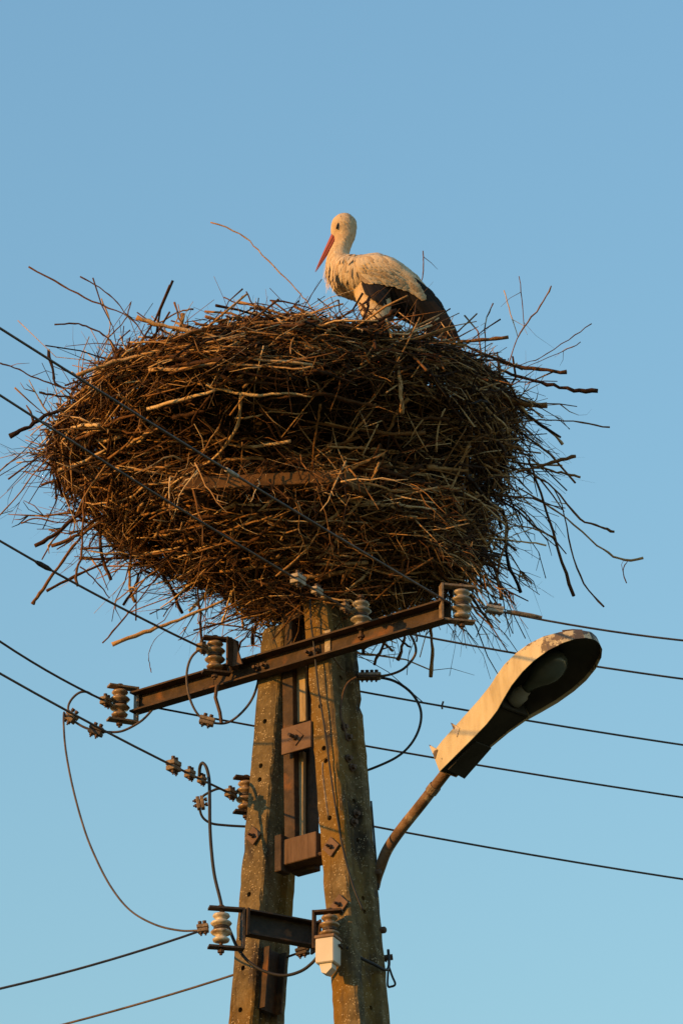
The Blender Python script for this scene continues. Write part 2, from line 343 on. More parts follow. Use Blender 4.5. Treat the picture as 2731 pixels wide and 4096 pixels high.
# ================================================================== INSULATORS
SP = [(.016, 0), (.032, .004), (.036, .012), (.030, .018), (.022, .022), (.022, .030), (.038, .036), (.044, .043), (.038, .050), (.025, .054), (.025, .070),
      (.038, .074), (.044, .081), (.038, .088), (.022, .093), (.022, .101), (.030, .105), (.036, .112), (.032, .120), (.016, .124)]
def insulator(px, py, dY, label, porc, d, bracket=True, sc=.94, metal='rust', gap=.055, tall=.072):
    c = at(px, py, Y0 + dY); d = Vector(d).normalized(); base = c - UP * .062 * sc
    t = thing('spool_insulator', base, label, 'insulator', 'spool insulators on the pole')
    MB().lathe(base, [(r * sc, h * sc) for r, h in SP], 24).build('spool', porc, t, smooth=True)
    MB().lathe(c - UP * (tall + .03), [(.006, 0), (.006, .008), (.013, .009), (.013, .02), (.007, .021), (.007, 2 * tall + .03), (.014, 2 * tall + .031), (.012, 2 * tall + .042)], 8).build('bolt', 'bolt', t)
    if bracket:
        side = UP.cross(d); b = MB()
        b.box(c - d * gap, side, d, UP, .022, .004, tall + .004)
        b.box(c + UP * tall - d * (gap - .03) * .5 + d * .012, side, d, UP, .0205, gap * .5 + .022, .004)
        b.box(c - UP * tall - d * (gap - .03) * .5 + d * .012, side, d, UP, .0205, gap * .5 + .022, .004)
        b.build('clevis', metal, t)
    tie = MB(); pts = []
    for i in range(26):
        a = i / 25 * 4.2 * math.pi; pts.append(c + Vector((math.cos(a), math.sin(a), 0)) * .028 * sc + UP * (.012 * i / 25 - .006))
    tie.tube(pts, .0035, 5).build('tie_wire', 'wire', t, smooth=True); return c
WL = Vector((-.62, -.78, 0)); WR = Vector((.72, .69, 0))
iA = insulator(480, 2815, -.05 + .42, 'brown spool insulator in a clevis at the crossarm end away from the lamp', 'porc_brown', (-.9, -.35, 0), gap=.07, metal='clamp')
iB = insulator(860, 2622, -.1 + .12, 'brown spool insulator standing beside a triangular steel gusset on the crossarm', 'porc_brown', (-.95, -.25, 0), gap=.06)
iC = insulator(1443, 2462, -.3, 'grey ridged spool insulator standing on the crossarm just under the nest', 'porc_grey', (-.5, .8, 0), bracket=False)
iD = insulator(1845, 2418, -.55, 'pale spool insulator in a bent clevis at the crossarm end nearest the lamp', 'porc_grey', (.9, .2, 0), gap=.08, metal='clamp')
iE = insulator(985, 3182, .2, 'brown spool insulator peeping out behind the concrete leg halfway down', 'porc_brown', (-.9, -.3, 0), gap=.06)
iF = insulator(885, 3712, -.25, 'white and brown spool insulator on the dark bracket low on the pole', 'porc_white', (-.95, -.2, 0), gap=.085, metal='rust_dark', tall=.078)
iG = insulator(1318, 3718, -.28, 'dark spool insulator behind the white junction box on the low bracket', 'porc_brown', (.9, -.2, 0), gap=.06, metal='rust', sc=.9)
# low bracket that crosses the two legs
lb0, lb1 = at(985, 3697, Y0 - .22), at(1258, 3747, Y0 - .10)
dl = lb1 - lb0; dl.z = 0; dl.normalize(); nl = Vector((-dl.y, dl.x, 0)); lc = (lb0 + lb1) / 2; LL = (lb1 - lb0).length / 2
br = thing('steel_bracket', lc, 'dark steel channel bracket between the two pole legs below the nest mast', 'bracket')
b = MB(); dz = (lb1 - lb0).normalized(); uz = nl.cross(dz).normalized(); uz = uz if uz.z > 0 else -uz
b.box(lc, dz, nl, uz, LL, .004, .050); b.box(lc + uz * .047 - nl * .022, dz, nl, uz, LL, .018, .003); b.box(lc - uz * .047 - nl * .022, dz, nl, uz, LL, .018, .003)
b.build('channel', 'rust_dark', br)
MB().box(lb0 - dz * .006, dz, nl, uz, .006, .036, .056, .002).build('end_plate', 'rust', br)
MB().box(lb1 + dz * .006, dz, nl, uz, .005, .04, .060, .002).build('end_plate', 'rust', br)

# ================================================================== STREET LAMP
lamp = thing('street_lamp', at(1512, 3530, Y0 - .05), 'old cream street lamp with a flaking spoon shaped hood on a rusty curved arm', 'street lamp')
pp = smooth_path([at(x, y, Y0 + d) for x, y, d in ((1498, 3545, .0), (1506, 3510, -.03), (1521, 3468, -.07), (1548, 3400, -.11), (1602, 3320, -.17), (1688, 3212, -.27), (1786, 3086, -.39), (1814, 3054, -.43))], 6)
MB().tube(pp, .0212, 16).build('arm', 'pipe', lamp, smooth=True)
MB().tube([pp[32], pp[33]], .0245, 16).build('collar', 'clamp', lamp)
S0 = at(1790, 3098, Y0 - .42); LA = Vector((.57, -.58, .350)).normalized(); LU = Vector((-.713, -.701, 0)).normalized(); LM = LA.cross(LU).normalized()
if LM.z < 0: LM = -LM
out = [(0, .047, .104), (.06, .050, .114), (.2, .057, .124), (.30, .064, .130), (.38, .080, .132), (.45, .107, .130), (.52, .131, .124), (.60, .146, .112), (.67, .148, .100),
       (.74, .135, .084), (.80, .108, .064), (.838, .076, .050), (.858, .042, .042), (.866, .012, .038)]
def lp(s, w, h): return S0 + LA * s * .965 + LU * w * .97 + LM * h
def hood_ring(s, w, h, i=0.0):
    w -= i; h -= i
    return [lp(s, w, 0), lp(s, w * .985, h * .70), lp(s, w * .93, h * .88), lp(s, w * .80, h * .98), lp(s, w * .4, h * 1.03), lp(s, 0, h * 1.04),
            lp(s, -w * .4, h * 1.03), lp(s, -w * .80, h * .98), lp(s, -w * .93, h * .88), lp(s, -w * .985, h * .70), lp(s, -w, 0)]
def dense(o_, n=5):
    res = []
    for i in range(len(o_) - 1):
        for j in range(n):
            t = j / n; res.append(tuple(o_[i][k] * (1 - t) + o_[i + 1][k] * t for k in range(3)))
    res.append(o_[-1]); return res
def shell(rings, flip=False):
    k = len(rings[0]); V = [p for r_ in rings for p in r_]
    return V, [(i * k + j, (i + 1) * k + j, (i + 1) * k + j + 1, i * k + j + 1) for i in range(len(rings) - 1) for j in range(k - 1)], k
def hood(o_, name, m, close0, close1):
    mb = MB(); outer = [hood_ring(*x) for x in o_]; inner = [hood_ring(x[0] , max(x[1], .006), x[2], .004) for x in o_]
    V, Fc, k = shell(outer); n0 = len(V); V2, F2, _ = shell(inner)
    Fc = Fc + [tuple(n0 + i for i in f[::-1]) for f in F2]
    n = len(o_)
    for i in range(n - 1):
        for e in (0, k - 1): Fc.append((i * k + e, (i + 1) * k + e, n0 + (i + 1) * k + e, n0 + i * k + e))
    if close0: Fc.append(tuple(range(k))); Fc.append(tuple(n0 + j for j in range(k))[::-1])
    if close1: Fc.append(tuple((n - 1) * k + j for j in range(k))[::-1]); Fc.append(tuple(n0 + (n - 1) * k + j for j in range(k)))
    return mb.add(V + V2, Fc).build(name, m, lamp)
D_ = dense(out)
hood(D_, 'hood', 'lamp', True, True)
def worn_tip(m, tip):                                      # flaking that is densest at the far end of the hood
    nt = m.node_tree; N = nt.nodes; L = nt.links; b = N['Principled BSDF']; src = b.inputs['Base Color'].links[0].from_socket
    tc = N.new('ShaderNodeTexCoord'); ds = N.new('ShaderNodeVectorMath'); ds.operation = 'DISTANCE'; ds.inputs[1].default_value = tip; L.new(tc.outputs['Object'], ds.inputs[0])
    mr = N.new('ShaderNodeMapRange'); mr.inputs['From Min'].default_value = .02; mr.inputs['From Max'].default_value = .42; mr.inputs['To Min'].default_value = .40; mr.inputs['To Max'].default_value = .70
    L.new(ds.outputs['Value'], mr.inputs['Value'])
    n1 = N.new('ShaderNodeTexNoise'); n1.inputs['Scale'].default_value = 20; n1.inputs['Detail'].default_value = 8; n1.inputs['Roughness'].default_value = .7; L.new(tc.outputs['Object'], n1.inputs['Vector'])
    sb = N.new('ShaderNodeMath'); sb.operation = 'SUBTRACT'; L.new(n1.outputs['Fac'], sb.inputs[0]); L.new(mr.outputs[0], sb.inputs[1])
    m2 = N.new('ShaderNodeMapRange'); m2.inputs['From Min'].default_value = 0; m2.inputs['From Max'].default_value = .05; L.new(sb.outputs[0], m2.inputs['Value'])
    mx = N.new('ShaderNodeMix'); mx.data_type = 'RGBA'; L.new(m2.outputs[0], mx.inputs['Factor']); L.new(src, mx.inputs[6]); mx.inputs[7].default_value = (.13, .095, .07, 1)
    L.new(mx.outputs[2], b.inputs['Base Color'])
worn_tip(M['lamp'], lp(.84, 0, .06) - Vector(ORG[lamp]))
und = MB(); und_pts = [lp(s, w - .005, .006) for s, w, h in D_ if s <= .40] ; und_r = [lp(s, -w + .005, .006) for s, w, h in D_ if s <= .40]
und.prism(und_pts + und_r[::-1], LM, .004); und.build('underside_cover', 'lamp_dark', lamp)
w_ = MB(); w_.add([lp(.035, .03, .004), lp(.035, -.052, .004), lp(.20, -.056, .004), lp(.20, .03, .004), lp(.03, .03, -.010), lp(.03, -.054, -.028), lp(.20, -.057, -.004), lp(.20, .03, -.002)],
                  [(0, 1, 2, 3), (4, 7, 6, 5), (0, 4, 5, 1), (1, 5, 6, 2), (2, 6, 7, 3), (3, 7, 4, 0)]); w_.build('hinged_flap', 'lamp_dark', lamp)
# inside of the head: a reflector lining, the socket and the bulb
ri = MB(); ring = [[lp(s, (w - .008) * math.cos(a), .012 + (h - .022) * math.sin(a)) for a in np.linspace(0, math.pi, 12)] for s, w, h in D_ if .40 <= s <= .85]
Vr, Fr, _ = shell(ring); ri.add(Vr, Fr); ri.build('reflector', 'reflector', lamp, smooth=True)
MB().box(lp(.405, 0, .03), LA, LU, LM, .004, .070, .028).build('bulkhead', 'lamp_dark', lamp)
MB().lathe(lp(.41, .005, .045), [(.022, 0), (.034, .01), (.034, .055), (.027, .06), (.024, .08)], 16, LA).build('socket', 'ceramic', lamp, smooth=True)
MB().lathe(lp(.495, .005, .045), [(.020, 0), (.024, .03), (.036, .06), (.050, .09), (.058, .12), (.057, .15), (.046, .185), (.028, .205), (.006, .213)], 20, LA).build('bulb', 'bulb', lamp, smooth=True)
for s, tw in ((.005, .049), (.145, .057)):
    MB().add([lp(s - .002, tw, .060), lp(s + .026, tw, .085), lp(s - .002, tw + .004, .132), lp(s - .002, tw - .012, .060), lp(s + .026, tw - .012, .085), lp(s - .002, tw - .004, .132)],
             [(0, 1, 2), (3, 5, 4), (0, 3, 4, 1), (1, 4, 5, 2), (2, 5, 3, 0)]).build('latch_tab', 'lamp_worn', lamp)
MB().tube([lp(.80, .085, .062), lp(.83, .06, .052), lp(.85, .03, .044)], .007, 6).build('hinge', 'bolt', lamp)

# ================================================================== WHITE JUNCTION BOX
jb = at(1312, 3810, Y0 - .30); JX = Vector((.86, -.18, 0)).normalized(); JX = Vector((.80, -.60, 0)); JN = Vector((.60, .80, 0))
JX, JN = Vector((.83, -.35, 0)).normalized(), Vector((.39, .92, 0)).normalized()
box = thing('junction_box', jb - UP * .06, 'small white box with a brown lid and stub outlet on the concrete leg', 'junction box')
MB().box(jb, JX, JN, UP, .038, .036, .050, .004).build('body', 'boxw', box)
MB().box(jb + UP * .055, JX, JN, UP, .041, .039, .006, .002).build('lid', 'boxcap', box)
q = [jb + JX * .026 - UP * .050, jb - JX * .026 - UP * .050, jb - JX * .016 - UP * .085, jb + JX * .002 - UP * .092, jb + JX * .026 - UP * .070]
MB().prism([p - JN * .026 for p in q], JN, .044).build('outlet', 'boxw', box)
MB().tube([jb + UP * .06 + JX * .01, jb + UP * .12 + JX * .0], .007, 6).build('hanger', 'rust', box)

# ================================================================== WIRES
def wire(name, pts, r, m, label, group=None, cat='wire', sub=8, n=6):
    P = smooth_path(pts, sub) if len(pts) > 2 else pts
    return tag(MB().tube(P, r, n).build(name, m, None, smooth=True, origin=P[0]), label, cat, group)
def span(A, B, ext, sag, n=28):
    L_ = []
    for i in range(n + 1):
        t = ext * i / n; p = A + (B - A) * t; L_.append(p - UP * (4 * sag * t * (1 - t))); 
    return L_
def overhead(A, px, py, drop, ext, r, label, m='wire'):
    B = at_z(px, py, A.z - drop); P = span(A, B, ext, .012)
    return tag(MB().tube(P, r, 6).build('overhead_wire', m, None, smooth=True, origin=P[0]), label, 'wire', 'overhead line wires')
tD, tC, tB, tA, tE = iD - Vector((.05, .02, 0)), iC - Vector((.06, .03, -.02)), iB + Vector((-.05, -.03, .02)), iA + Vector((-.05, -.02, .0)), iE + Vector((-.06, -.02, 0))
LWS = [(tD, 0, 1312, 0, 'taut dark wire crossing the nest to the insulator nearest the lamp'),
       (tC, 0, 1580, 0, 'taut dark wire with two pale clamps crossing the nest to the grey insulator'),
       (tB, 0, 2163, 0, 'dark wire with a spliced sleeve running to the insulator by the gusset'),
       (tA, 0, 2565, 0, 'dark wire ending at the clevis insulator on the crossarm end away from lamp'),
       (tE, 0, 2693, 0, 'dark wire strung with three clamps running to the insulator behind the leg')]
for A, x, y, dr, lab in LWS: overhead(A, x, y, dr, 4.0, .0046, lab)
RWS = [(iD + Vector((.08, .03, .0)), 2731, 2562, .05, 'topmost wire leaving the lamp side insulator through a clamp'),
       (iC + Vector((.03, .03, -.03)), 2731, 2716, .05, 'wire leaving the grey insulator and passing behind the lamp hood tip'),
       (iB + Vector((.03, .03, -.03)), 2731, 2980, .05, 'wire with a short hanging stub passing behind the middle of the lamp hood'),
       (at(610, 2828, Y0 + .36), 2731, 3190, .05, 'wire from under the crossarm end passing behind the lamp hood root'),
       (iE + Vector((.03, .03, -.02)), 2731, 3517, .05, 'lowest wire passing behind the curved lamp arm')]
for A, x, y, dr, lab in RWS: overhead(A, x, y, dr, 3.0, .0042, lab)
iFt = at(800, 3724, Y0 - .24); iGt = at(1228, 3800, Y0 + .10)
overhead(iFt, 0, 3955, .35, 2.5, .0050, 'branch wire dropping away from the white and brown insulator')
Bg = at_z(262, 4096, iGt.z + .02); Pg = [iG + Vector((-.03, .0, -.02)), (iG + iGt) / 2 + UP * .01] + span(iGt, Bg, 2.5, .012)
tag(MB().tube(Pg, .0046, 6).build('overhead_wire', 'wire', None, smooth=True, origin=Pg[0]), 'branch wire dropping away behind the concrete leg', 'wire', 'overhead line wires')
def on_span(A, x, y, px):                                 # the point of a left hand wire at a photo column
    B = at_z(x, y, A.z); lo, hi = 0.0, 1.0
    for _ in range(40):
        t = (lo + hi) / 2; p = A + (B - A) * t; sx = 1365.5 + F * (p.x) / ((p - CAMP).dot(Vector((0, math.cos(EL), math.sin(EL)))))
        if sx > px: lo = t
        else: hi = t
    return A + (B - A) * t - UP * (4 * .012 * t * (1 - t)), (A - B).normalized()
# jumpers and drop leads
def jumper(lst, d0, d1, r, label, m='wire'):
    return wire('jumper_wire', px_path(lst, d0, d1), r, m, label, 'jumper wires around the pole')
dA = .34
def span_px(A, x, y, px): return topx(on_span(A, x, y, px)[0])
jumper([span_px(tA, 0, 2565, 372), span_px(tA, 0, 2565, 345), (316, 2772), (288, 2797), (274, 2828), (280, 2862), (300, 2886), (340, 2910), (385, 2922), (430, 2928), (490, 2924), (560, 2888), (602, 2848), (620, 2822)], dA, dA, .0050, 'looped jumper with two clamps hanging round the far clevis insulator')
jumper([(262, 2872), (257, 2850), (256, 2900), (264, 3000), (290, 3140), (330, 3290), (372, 3405), (440, 3540), (520, 3640), (620, 3698), (720, 3722), (800, 3722)], dA, -.24, .0042, 'long thin lead sagging from the crossarm end down to the low insulator')
jumper([(808, 2588), (766, 2630), (748, 2690), (752, 2760), (770, 2820), (800, 2866), (840, 2888), (900, 2893), (950, 2866), (1000, 2810), (1028, 2745), (1042, 2660)], .0, .1, .0050, 'slack jumper hanging in a loop below the insulator by the gusset')
jumper([(1430, 2706), (1500, 2706), (1560, 2698), (1612, 2676), (1650, 2636), (1663, 2600), (1650, 2556), (1622, 2515), (1600, 2480)], -.06, -.2, .0050, 'short jumper curling up from the four bolt connector under the nest')
jumper([(1440, 2708), (1530, 2712), (1592, 2732), (1650, 2778), (1682, 2842), (1676, 2912), (1640, 2980), (1580, 3032), (1480, 3077), (1440, 3085)], -.02, .05, .0055, 'thick jumper bulging out in a wide loop beside the dark leg', 'cable')
jumper([(798, 3105), (800, 3070), (810, 3052), (826, 3070), (837, 3120), (839, 3200), (840, 3300), (846, 3400), (858, 3500), (880, 3592), (896, 3660), (925, 3735), (950, 3790), (990, 3842), (1050, 3882), (1130, 3902), (1200, 3886), (1250, 3850), (1285, 3805)], .0, -.28, .0065, 'black insulated lead dropping past the low insulator to the white box', 'cable')
jumper([span_px(tE, 0, 2693, 900), (872, 3155), (825, 3176), (806, 3195), (800, 3235), (812, 3270), (845, 3293), (900, 3301), (985, 3306), (1040, 3306)], .14, .22, .0050, 'short tail lead from a boxy clamp in to the concrete leg', 'cable')
jumper([(1240, 2330), (1243, 2480), (1258, 2600), (1272, 2750), (1296, 2900), (1320, 3080), (1345, 3250), (1372, 3400), (1410, 3540), (1450, 3640)], -.17, -.25, .0042, 'thin cable running down the face of the lamp side leg', 'cable')
jumper([(1312, 2590), (1330, 2625), (1352, 2655), (1372, 2680)], -.2, -.12, .004, 'stub of pale wire hanging under the crossarm strap', 'clamp')
jumper([(1425, 2708), (1388, 2735), (1368, 2790), (1362, 2860), (1378, 2910), (1386, 2960)], -.17, -.17, .0042, 'curled brown lead on the shaded side of the lamp side leg', 'bolt')
jumper([(1290, 3052), (1290, 3090), (1300, 3180), (1312, 3268)], -.275, -.285, .0042, 'thin pale wire bridging two bolt holes in the leg', 'clamp')
jumper([(1484, 3205), (1492, 3300), (1502, 3420), (1513, 3560)], .0, -.03, .0042, 'dark cable hugging the outer edge of the leg beside the lamp arm', 'cable')
jumper([(1385, 3790), (1440, 3830), (1500, 3860), (1540, 3880), (1555, 3862), (1552, 3800)], -.25, -.08, .006, 'dark lead from the white box bent round the outer leg edge', 'cable')
jumper([(1553, 3868), (1550, 3940), (1565, 3946), (1580, 3936), (1568, 3905), (1556, 3870)], -.08, -.08, .0045, 'small twisted wire loop sticking out from the outer leg edge', 'cable')
MB_s = MB().tube(px_path([(868, 2740), (862, 2790), (880, 2850), (886, 2893)], .02), .008, 6)
tag(MB_s.build('hanging_rod', 'bolt'), 'short rusty rod hanging from the crossarm to the slack jumper', 'rod')
# clamps on the wires
def clamp(px, py, dY, d, L_, w, label, m='clamp', nb=2, tilt=0):
    c = at(px, py, Y0 + dY); d = Vector(d).normalized(); s = UP.cross(d).normalized(); u = d.cross(s)
    t = thing('wire_clamp', c, label, 'clamp', 'clamps on the wires')
    MB().box(c + u * w * .40, d, s, u, L_, w * .8, w * .36, .002).build('upper_jaw', m, t)
    MB().box(c - u * w * .42, d, s, u, L_ * .96, w * .78, w * .36, .002).build('lower_jaw', m, t)
    for i in range(nb):
        k = (i - (nb - 1) / 2) * (2 * L_ / max(nb, 1)) * .8; p = c + d * k - s * w * .2
        MB().lathe(p - u * w * 1.5, [(.004, 0), (.004, .006), (.0085, .007), (.0085, .007 + w * .5), (.0045, .008 + w * .5), (.0045, w * 2.4), (.0085, w * 2.42), (.0085, w * 2.9)], 6, u).build('bolt', 'bolt', t)
wl5 = (tE - at_z(0, 2693, tE.z))
def clamp_at(A, x, y, px, L_, w, label, m='clamp', nb=2):
    c, d = on_span(A, x, y, px); s = UP.cross(d).normalized(); u = d.cross(s)
    q = CAMP + (c - CAMP)
    t_py = None
    c_ = c; t = thing('wire_clamp', c_, label, 'clamp', 'clamps on the wires')
    MB().box(c + u * w * .40, d, s, u, L_, w * .8, w * .36, .002).build('upper_jaw', m, t)
    MB().box(c - u * w * .42, d, s, u, L_ * .96, w * .78, w * .36, .002).build('lower_jaw', m, t)
    for i in range(nb):
        k = (i - (nb - 1) / 2) * (2 * L_ / max(nb, 1)) * .8; p = c + d * k - s * w * .2
        MB().lathe(p - u * w * 1.5, [(.004, 0), (.004, .006), (.0085, .007), (.0085, .007 + w * .5), (.0045, .008 + w * .5), (.0045, w * 2.4), (.0085, w * 2.42), (.0085, w * 2.9)], 6, u).build('bolt', 'bolt', t)
clamp_at(tE, 0, 2693, 695, .026, .026, 'big dark clamp, first of the three on the wire towards the leg', 'clamp')
clamp_at(tE, 0, 2693, 760, .020, .020, 'round dark clamp, middle one of the three on the wire towards the leg', 'clamp')
clamp_at(tE, 0, 2693, 808, .018, .017, 'small dark clamp where the black insulated lead hooks over the wire', 'clamp')
clamp_at(tE, 0, 2693, 930, .026, .020, 'dead end clamp beside the insulator behind the leg', 'clamp')
clamp_at(tC, 0, 1580, 1192, .030, .024, 'larger pale clamp on the wire in front of the nest bottom', 'clamp_pale')
clamp_at(tC, 0, 1580, 1268, .024, .018, 'smaller pale clamp on the wire just above the pole top', 'clamp_pale')
clamp_at(tC, 0, 1580, 1385, .022, .018, 'clamp ending the wire at the grey insulator', 'clamp')
clamp_at(tB, 0, 2163, 812, .022, .020, 'clamp ending the wire at the insulator by the gusset', 'clamp')
clamp_at(tA, 0, 2565, 425, .026, .020, 'clamp ending the wire at the far clevis insulator', 'clamp')
clamp(285, 2868, dA, (.7, -.2, -.6), .024, .024, 'clamp where the long thin lead joins the looped jumper', 'clamp')
clamp(386, 2923, dA, (.8, -.2, -.35), .030, .022, 'flat clamp on the looped jumper under the far clevis insulator', 'rust_dark')
clamp(828, 2884, .02, (.9, 0, -.25), .030, .020, 'clamp on the slack jumper beside the hanging rod', 'clamp')
clamp(802, 3212, .15, (.15, 0, -1), .026, .020, 'boxy clamp on the short tail lead beside the leg', 'clamp')
clamp(1477, 2705, -.05, (1, -.1, -.02), .046, .017, 'long four bolt connector jutting from the lamp side leg', 'clamp_pale', 4)
clamp(812, 3714, -.24, (.9, -.1, .1), .022, .020, 'clamp joining the branch wire to the white and brown insulator', 'clamp')
clamp(1210, 3806, .11, (.9, -.5, .1), .026, .019, 'dark clamp on the branch wire beside the white box', 'rust_dark')
A1 = RWS[0][0]; B1 = at_z(2731, 2562, A1.z - .05); d1 = (B1 - A1).normalized()
fc = A1 + d1 * .05; sx_ = topx(fc)
clamp(sx_[0], sx_[1], fc.y - Y0, d1, .034, .018, 'clamp on the topmost wire beside the lamp side insulator', 'clamp_pale', 3)
tag(MB().tube([A1 + d1 * .10, A1 + d1 * .14, A1 + d1 * .20, A1 + d1 * .24], [.006, .010, .009, .0055], 8).build('splice_sleeve', 'clamp'), 'tapered sleeve on the topmost wire past its clamp', 'sleeve')
c0, d0 = on_span(tB, 0, 2163, 145); c1, _ = on_span(tB, 0, 2163, 205)
tag(MB().tube([c0, c0 * .75 + c1 * .25, c0 * .25 + c1 * .75, c1], [.006, .010, .010, .006], 8).build('splice_sleeve', 'cable'), 'dark splice sleeve on the wire by the nest twigs', 'sleeve')
c0, d0 = on_span(tD, 0, 1312, 905); c1, _ = on_span(tD, 0, 1312, 950)
tag(MB().tube([c0, c1], .0085, 8).build('splice_sleeve', 'clamp_pale'), 'pale sleeve on the wire in front of the nest frame', 'sleeve')
tag(MB().tube(px_path([(1772, 2806), (1766, 2826), (1768, 2836)], .35), .004, 5).build('wire_stub', 'wire'), 'tiny wire stub hanging from the wire between pole and lamp', 'stub')
tag(MB().tube(px_path([(1548, 3838), (1520, 3834), (1570, 3828)], -.06), .012, 6).build('cable_clip', 'bolt'), 'rusty clip on the outer edge of the lamp side leg', 'clip')

# ================================================================== NEST
xpx = lambda px: (px - 1365.5) / 1000.0
PROF = [(0.045, 1320, .16), (.12, 1320, .34), (.22, 1325, .525), (.34, 1280, .66), (.52, 1200, .80), (.75, 1150, .905), (1.0, 1132, .93), (1.07, 1130, .84), (1.085, 1130, .70), (1.02, 1130, .5), (.98, 1130, .25)]
NY = Y0 + .02
def nest_pt(th, v, k=1.0):                               # v: 0..len(PROF)-1 along the profile
    i = min(int(v), len(PROF) - 2); t = v - i
    h, c, r = [PROF[i][j] * (1 - t) + PROF[i + 1][j] * t for j in range(3)]
    r *= k
    g_ = math.exp(-((th + math.pi / 2 - .05) / 1.0) ** 2) if th < math.pi / 2 else 0
    r *= 1 - .33 * g_ * min(1, max(0, (.80 - h) / .22)) * min(1, .35 + max(0, h) / .25)
    lump = 1 + .025 * math.sin(3 * th + 1.0 + v) + .02 * math.sin(5 * th + 2 * v)
    x = xpx(c) + r * lump * math.cos(th); y = NY + r * .97 * lump * math.sin(th)
    tilt = (.095 if math.cos(th) > 0 else .015) * (r * math.cos(th)) / .925 * min(1, max(0, (h - .3) / .6))
    bump = .03 * math.exp(-((th + math.pi / 2 + .05) / .42) ** 2) * min(1, max(0, h - .6) / .4) if -math.pi < th < 0 else 0
    return Vector((x, y, zb + .80 * h + tilt + bump))
nest = thing('stork_nest', (xpx(1250), NY, zb), 'huge round stork nest of tangled brown sticks on the pole top', 'nest')
def loft(k, nt=64, nv=44, rough=0.0):
    V = []; Fc = []; vm = len(PROF) - 1
    for i in range(nv + 1):
        for j in range(nt):
            p = nest_pt(-math.pi + 2 * math.pi * j / nt, vm * i / nv, k)
            if rough: p = p + Vector(rng.normal(0, rough, 3))
            V.append(p)
    for i in range(nv):
        for j in range(nt): Fc.append((i * nt + j, i * nt + (j + 1) % nt, (i + 1) * nt + (j + 1) % nt, (i + 1) * nt + j))
    Fc.append(tuple(range(nt))[::-1]); Fc.append(tuple(nv * nt + j for j in range(nt))); return V, Fc
Vs, Fs = loft(1.0); SURF = BVHTree.FromPolygons([tuple(v) for v in Vs], [f for f in Fs])
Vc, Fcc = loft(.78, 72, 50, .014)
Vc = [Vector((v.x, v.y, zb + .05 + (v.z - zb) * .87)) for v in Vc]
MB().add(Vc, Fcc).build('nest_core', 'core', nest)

def stick_geo(mb, pts, r0, n=5, taper=.55, twigs=0, knobs=True):
    k = len(pts); rad = [r0 * (1 - (1 - taper) * i / (k - 1)) * (1 + (random.uniform(-.2, .24) if knobs else 0)) for i in range(k)]
    mb.tube(pts, rad, n, phase=random.random() * 6)
    for _ in range(twigs):
        i = random.randrange(1, k); p = V3(pts[i]); d = V3(pts[i]) - V3(pts[i - 1]); L_ = np.linalg.norm(d); d /= max(L_, 1e-6)
        s = rng.normal(0, 1, 3); s -= d * s.dot(d); s /= np.linalg.norm(s)
        ln = random.uniform(.04, .16); q = d * random.uniform(.4, .9) + s * random.uniform(.4, .8); q /= np.linalg.norm(q)
        mb.tube([p, p + q * ln * .5 + rng.normal(0, .006, 3), p + q * ln + rng.normal(0, .012, 3)], [rad[i] * .6, rad[i] * .45, rad[i] * .25], 4)
def rand_stick(v, th, L_, r0, ang, radial, inset, wrap, bend, kpts=6):
    p = nest_pt(th, v); p1 = nest_pt(th + .02, v); p2 = nest_pt(th, min(v + .05, len(PROF) - 1.001))
    ci = (p1 - p).normalized(); me = (p2 - p); me = me.normalized() if me.length > 1e-6 else UP
    no = ci.cross(me).normalized(); cx = Vector((xpx(1180), NY, p.z - .1)); no = no if no.dot(p - cx) > 0 else -no
    t = (ci * math.cos(ang) + me * math.sin(ang) + no * radial).normalized()
    side = no.cross(t).normalized(); c = p - no * inset; out_ = []
    b1, b2 = rng.normal(0, bend, 2); Rr = .85
    off = random.uniform(-.25, .25)
    for i in range(kpts):
        s = (i / (kpts - 1) - .5) * L_ + off * L_ * abs(radial)
        q = c + t * s - no * (wrap * s * s / (2 * Rr)) + side * (b1 * (s * s / max(L_, .01))) + no * (b2 * .6 * s * s / max(L_, .01))
        q = q + Vector(rng.normal(0, .004 + .018 * L_, 3)) * (.8 if 0 < i < kpts - 1 else .3)
        out_.append(q)
    if random.random() < .5: out_.reverse()
    return out_
mass = MB(); fib = MB(); parts = 0
def theta_pick():                                          # denser on the side that faces the photograph
    while True:
        th = random.uniform(-math.pi, math.pi)
        if random.random() < (1.0 if -math.pi - .1 < th < .35 or th > 2.9 else .55): return th
NSTK = 12500
